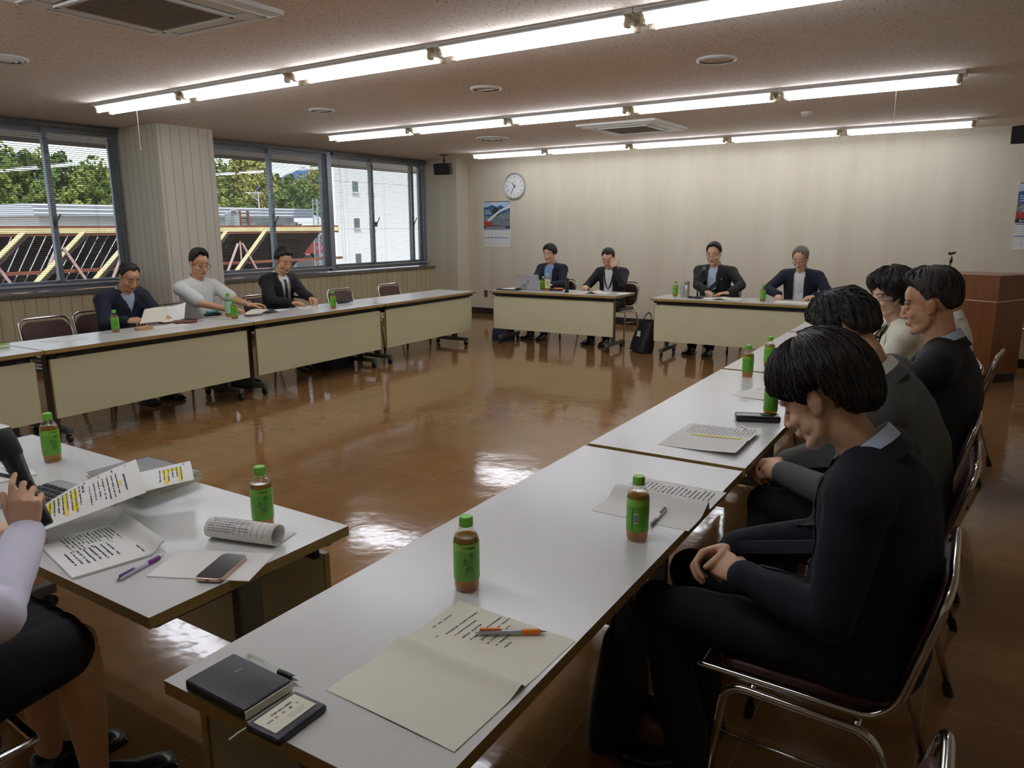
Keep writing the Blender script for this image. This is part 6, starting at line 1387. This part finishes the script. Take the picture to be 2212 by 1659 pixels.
# window row (facing into the room)
add(label='man in a navy jacket bending over a white sheet, sitting before the left window', x=-6.72, y=3.60, face=rL + 2, lean=(4, 20), neck=(32, 0), head=(-4, 30, 0), s=0.97, seat=0.42, wr=(-6.24, 3.40, 0.752), wl=(-6.22, 3.76, 0.752),
    hr=('pinch', (0.75, 0.55, 0.1), (0.1, 0.6, -0.7)), hl=('pinch', (0.8, -0.4, 0.1), (0.1, -0.6, -0.7)), jacket='navy', shirt='shirt_lblue', opening=(0.062, 0.0), cut_low=0.08, hair=short(0.010, 0.007, line=LINE_BACK, seed=3), hairmat='hair_brown', skin='skin2', belly=0.05, seed=3, badge=True, shoulder=0.195)
add(label='man in a white short-sleeved shirt and glasses in front of the square pillar', x=-6.74, y=4.40, face=rL + 6, lean=(-2, 6), side=(0, 0), neck=(14, 0), head=(-12, 14, 0), s=1.0, seat=0.44, wr=(-6.27, 4.42, 0.752), wl=(-6.27, 4.66, 0.775),
    hr=('rest', (0.6, 0.8, 0), (0, 0, -1)), hl=('rest', (0.45, 0.85, 0.05), (0.1, 0, -1)), pole={1: (0.9, -0.2, -0.3), -1: (-0.6, -0.3, -0.7)}, top='short', shirt='shirt_check', hair=short(0.030, 0.006, line=LINE_BACK, seed=5, bumps=((0, 55, 26, 0.010),)), hairmat='hair_black', glasses=('eye_dark', 0.0016), skin='skin2', watch=-1, belly=0.045, seed=5, eyes='down', shoulder=0.20)
add(label='man in a black suit and dark tie turning a page by the window', x=-6.76, y=5.40, face=rL, lean=(-2, 11), neck=(24, 0), head=(-8, 20, 0), s=1.0, seat=0.44, wr=(-6.28, 5.17, 0.752), wl=(-6.24, 5.41, 0.775),
    hr=('rest', (0.7, 0.7, 0), (0, 0, -1)), hl=('pinch', (0.9, 0.1, -0.3), (-0.1, -0.2, -1)), jacket='suit_black', shirt='shirt_white', opening=(0.075, 0.02), cut_low=-0.2, tie='tie', hair=short(0.026, 0.013, 0.016, seed=7, bumps=((60, 30, 30, 0.006),), noise=0.003), hairmat='hair_black', seed=7, skin='skin2')
# back tables (facing the camera)
add(label='man in a dark jacket and blue shirt sitting behind the open laptop', x=-5.47, y=9.10, face=-91, lean=(-2, 7), neck=(16, 0), head=(-6, 8, 0), s=0.96, seat=0.44, wr=(-5.50, 8.62, 0.752), wl=(-5.22, 8.66, 0.752), jacket='navy', shirt='shirt_blue', opening=(0.075, 0.065), hair=short(0.026, 0.022, 0.018, line=[(0, 26), (25, 18), (45, 14), (60, -2), (70, -26), (80, -32), (88, -14), (104, -14), (116, -30), (138, -48), (180, -52)], seed=11, noise=0.004), hairmat='hair_black', seed=11)
add(label='man covering his face with one hand, black lanyard over a white shirt', x=-4.53, y=9.10, face=-90, lean=(0, 14), neck=(30, 0), head=(8, 24, 0), s=0.95, seat=0.43, wr=(-4.70, 8.66, 0.752), wl=(-4.375, 8.845, 0.985), hl=('face', (-0.55, 0.12, 0.80), (-0.15, 1.0, 0.0)), pole={-1: (-0.45, 0.5, -0.8), 1: (0.6, -0.2, -0.6)},
    jacket='suit_black', shirt='shirt_white', opening=(0.07, 0.075), hair=short(0.024, 0.012, line=LINE_MAN, seed=13), hairmat='hair_black', glasses=('eye_dark', 0.0016), lanyard=True, seed=13, watch=-1)
add(label='man with swept back hair and glasses speaking behind the desk microphone', x=-3.13, y=9.12, face=-91, lean=(0, 10), neck=(22, 0), head=(4, 14, 0), s=1.02, seat=0.445, wr=(-3.08, 8.68, 0.757), wl=(-2.80, 8.66, 0.757), hr=('rest', (0.5, -0.8, 0), (0, 0, -1)), hl=('flat', (-0.75, -0.6, 0), (0, 0, -1)), pole={1: (1.0, -0.1, -0.35), -1: (-1.0, -0.1, -0.35)},
    jacket='suit_black', shirt='shirt_lblue', opening=(0.058, 0.06), hair=short(0.022, 0.012, line=LINE_BACK, seed=17, bumps=((-30, 60, 22, 0.008),)), hairmat='hair_black', glasses=('grey_metal', 0.0013), seed=17, badge=True, shoulder=0.20, watch=-1, belly=0.03)
add(label='grey haired man in glasses looking down at papers on the microphone table', x=-2.12, y=9.14, face=-88, lean=(0, 16), neck=(26, 0), head=(-6, 26, 0), s=1.0, seat=0.44, wr=(-2.25, 8.70, 0.757), wl=(-1.88, 8.72, 0.757), hr=('pinch', (0.1, -0.9, -0.3), (0, -0.2, -1)), pole={1: (1.0, 0.0, -0.3), -1: (-0.8, -0.2, -0.5)},
    jacket='navy', shirt='shirt_white', opening=(0.062, 0.06), hair=short(0.016, 0.014, line=[(0, 52), (18, 48), (30, 36), (50, 16), (66, -18), (78, -28), (85, -12), (104, -10), (116, -30), (138, -46), (180, -50)], seed=19), hairmat='hair_grey', brow='brow_grey', glasses=('eye_dark', 0.0015), seed=19)
# right row (facing the window side)
def bob(Hd, R, s):
    def thick(az, el): return 0.030 + 0.028 * max(0, min(1, (el + 5) / 40)) + 0.012 * max(0, (abs(az) - 90) / 90)
    return hair_cap(Hd, R, s, [(0, 20), (20, 14), (40, 2), (58, -22), (70, -34), (90, -34), (110, -38), (140, -52), (180, -56)], thick, seed=23, noise=0.003, locks=60, lock_len=0.4, bumps=((0, 35, 30, 0.012), (160, 30, 36, 0.016)))
add(label='woman in a cream jacket and white framed glasses with full black hair', x=-0.50, y=4.80, face=192, lean=(2, 12), neck=(22, 0), head=(28, 4, 0), s=0.94, seat=0.44, wr=(-0.80, 4.86, 0.80), wl=(-0.78, 4.70, 0.80), hr=('pinch', (-0.9, -0.2, 0.1), (0.2, -0.8, -0.4)), hl=('pinch', (-0.9, 0.2, 0.1), (0.2, 0.8, -0.4)), jacket='jacket_white', shirt='suit_black', opening=(0.075, 0.05), hair=bob, hairmat='hair_black', lips='lip_red', eyes='open', glasses=('white_paint', 0.0019), skin='skin3', fem=True, voxel=0.0035, seed=23, collar=False)
add(label='man with grey streaked hair in a dark suit, in profile in the right row', x=-0.24, y=3.58, face=177, lean=(-4, 4), neck=(18, 0), head=(2, 12, 0), s=1.03, seat=0.45, wr=(-0.70, 3.72, 0.70), wl=(-0.68, 3.46, 0.66), jacket='suit_black', shirt='shirt_lblue', opening=(0.06, 0.05), hair=short(0.030, 0.008, 0.012, seed=29, noise=0.004, locks=90, lock_len=0.35, bumps=((0, 45, 26, 0.008),)), hairmat='hair_mixed', voxel=0.0032, seed=29, skin='skin2', belly=0.03)
add(label='man in a white shirt seen from behind, next to the lectern', x=-0.33, y=5.32, face=172, lean=(-2, 4), neck=(10, 0), head=(-38, 8, 0), s=0.93, seat=0.43, wr=(-0.70, 5.4, 0.70), wl=(-0.68, 5.15, 0.68), top='shirt', shirt='shirt_white', hair=short(0.014, 0.008, 0.010, seed=31), hairmat='hair_mixed', seed=31, skin='skin2')
add(label='man in a grey jacket bending forward, greying hair, behind the dark haired man', x=-0.26, y=2.84, face=179, lean=(6, 20), side=(-4, -10), neck=(34, -10), head=(-6, 36, 0), s=1.03, seat=0.45, wr=(-0.66, 2.80, 0.66), wl=(-0.64, 2.68, 0.66), hr=('clasp', (-0.8, -0.5, -0.1), (0.2, -0.6, -0.6)), hl=('clasp', (-0.8, 0.5, -0.1), (0.2, 0.6, -0.6)), jacket='suit_grey', shirt='shirt_white', opening=(0.06, 0.05), trousers='trouser_grey',
    hair=short(0.030, 0.020, 0.022, seed=37, noise=0.006, locks=260, lock_len=0.30, lock_r=0.004), hairmat='hair_mixed', voxel=0.004, seed=37, belly=0.04, shoulder=0.195)
def shaggy(Hd, R, s):
    def thick(az, el): return 0.026 + 0.014 * max(0, min(1, (el + 10) / 60)) + 0.010 * max(0, (abs(az) - 100) / 80)
    return hair_cap(Hd, R, s, LINE_BANGS, thick, seed=41, noise=0.0022, locks=520, lock_len=0.62, lock_r=0.0036, over=0.03, nu=180, nv=44, bumps=((180, -45, 28, 0.022),))
add(label='dark haired man in a navy jacket with folded hands, nearest in the right row', x=-0.225, y=1.90, face=178, lean=(-3, 9), side=(0, -2), neck=(42, -4), head=(-4, 30, 0), s=0.97, seat=0.45, wr=(-0.56, 1.87, 0.69), wl=(-0.50, 1.76, 0.672), hr=('clasp', (-0.75, -0.62, -0.15), (0.3, -0.55, -0.75)), hl=('clasp', (-0.85, 0.52, 0.06), (0.25, 0.55, -0.75)), pole={1: (0.6, -0.5, -0.6), -1: (-0.35, -0.6, -0.7)},
    jacket='navy_dark', shirt='shirt_lblue', opening=(0.062, 0.055), hair=shaggy, hairmat='hair_brown', voxel=0.003, seed=41, belly=0.01, wrinkle=0.004, knees={1: (-0.72, 2.02, 0.52), -1: (-0.72, 1.77, 0.52)}, feet={1: (-0.66, 2.03, 0), -1: (-0.62, 1.80, 0)})
# woman with the microphone at the left edge
pw = add(label='woman in a pale blouse and black skirt raising a microphone at the left edge', x=-1.90, y=0.34, face=88, lean=(0, 8), neck=(14, 0), head=(0, 8, 0), s=0.95, seat=0.44, wr=(-1.812, 0.70, 0.855), wl=(-2.16, 0.74, 0.757), hr=('grip', (0.02, 0.10, 1.0), (-0.80, 0.62, 0.05)), hl=('rest', (0.45, 0.85, 0.05), (0, 0, -1)), pole={1: (0.9, -0.05, -0.7)},
    top='shirt', shirt='shirt_lilac', trousers='skirt', body_legs=True, hair=bob, hairmat='hair_black', fem=True, voxel=0.0032, seed=43, skin='skin', wrinkle=0.004, knees={1: (-1.83, 0.78, 0.53), -1: (-2.08, 0.78, 0.53)}, feet={1: (-1.93, 0.83, 0), -1: (-2.12, 0.80, 0)}, armr=1.12)
# microphone held in that hand
a_, c_ = Vector((-1.807, 0.742, 0.858)), Vector((-1.912, 0.722, 1.050)); ax = (c_ - a_).normalized()
t = thing('handheld_microphone', a_, 0, 'black handheld microphone raised in the woman\'s hand at the left edge', 'microphone')
Q = ax.to_track_quat('Z', 'Y').to_matrix().to_4x4()
MB().lathe([(0.015, 0), (0.017, 0.003), (0.0175, 0.05), (0.0165, 0.055), (0.018, 0.12), (0.0225, 0.175)], 20, Q).build('handle', M['black'], t, True, 40)
MB().lathe([(0.0225, 0.175), (0.0255, 0.182), (0.0265, 0.215), (0.024, 0.236), (0.014, 0.246), (0, 0.248)], 20, Q, caps=False).build('head', M['rubber'], t, True, 40); MB().rbox((0, 0.0175, 0.10), (0.012, 0.006, 0.022), 0.002, M=Q).build('switch', M['black_metal'], t)
# laptop half hidden by her arm
t = thing('laptop', (-2.40, 1.02, TZ), rad(184), 'dark laptop keyboard half hidden behind the arm of the woman with microphone', 'laptop'); MB().rbox((0, 0, 0.008), (0.33, 0.22, 0.016), 0.004).build('base', M['silver'], t)
k = MB()
for r in range(5):
    for q in range(13): k.rbox((-0.138 + q * 0.023, -0.03 + 0.024 * r - 0.02, 0.0175), (0.019, 0.019, 0.004), 0.002, 1)
k.build('keys', M['black'], t)
# sheet held by the reading man, sheet held by the woman
def held_sheet(label, A, B_, C2, D, bulge, mat='paper2'):
    A, B_, C2, D = map(Vector, (A, B_, C2, D)); t = thing('handout', A, 0, label, 'paper'); nrm = (B_ - A).cross(D - A).normalized(); b = MB(); n = 12
    rows_ = [[(A.lerp(B_, i / n)).lerp(D.lerp(C2, i / n), j / n) - A + nrm * bulge * math.sin(PI * i / n) for i in range(n + 1)] for j in range(n + 1)]
    b.grid(rows_); b.grid([[p - nrm * 0.001 for p in r] for r in rows_[::-1]]); b.build('sheet', M[mat], t, True); return t
held_sheet('cream sheet held up by the man in navy jacket', (-6.10, 3.43, 0.735), (-6.10, 3.66, 0.725), (-6.17, 3.74, 0.845), (-6.16, 3.52, 0.845), 0.02)
held_sheet('second white sheet turned over in the hands of the man in navy jacket', (-6.10, 3.62, 0.728), (-6.10, 3.84, 0.74), (-6.20, 3.93, 0.868), (-6.19, 3.74, 0.85), -0.02, 'paper')
held_sheet('small white card held by the woman in cream jacket', (-0.87, 4.74, 0.86), (-0.87, 4.84, 0.86), (-0.90, 4.84, 0.93), (-0.90, 4.74, 0.93), 0.004, 'paper')
# chairs
CG = 'brown folding chairs'
for (x, y, f, lab) in ((-6.62, 3.05, rL, 'empty brown folding chair left of the man in navy jacket'), (-6.80, 3.58, rL, 'brown folding chair under the man in navy jacket'), (-6.80, 4.38, rL, 'brown folding chair under the man in the white shirt'), (-6.82, 5.38, rL, 'brown folding chair under the man in tie'), (-6.70, 6.50, rL, 'empty brown folding chair just past the folded umbrella'), (-6.72, 7.40, rL, 'empty brown folding chair nearest the back corner'),
        (-5.47, 9.14, -91, 'brown folding chair under the man behind the laptop'), (-4.50, 9.14, -90, 'brown folding chair under the man covering his face'), (-3.12, 9.16, -91, 'brown folding chair under the speaking man'), (-2.12, 9.18, -88, 'brown folding chair under the grey haired man at the back'),
        (-0.33, 1.94, 180 + rR, 'chrome and brown folding chair under the dark haired man, nearest in the right row'), (-0.33, 2.88, 180 + rR, 'brown folding chair under the man in grey jacket'), (-0.36, 3.62, 180 + rR, 'brown folding chair under the man with grey streaked hair'), (-0.42, 4.82, 188, 'brown folding chair under the woman in cream jacket'), (-0.33, 5.34, 176, 'brown folding chair under the man in white shirt by the lectern'),
        (-0.28, 1.02, 180 + rR, 'empty folding chair cut off at the bottom right corner'), (-1.91, 0.36, 88, 'folding chair under the woman with microphone at the left edge')):
    chair(x, y, f, lab, CG)
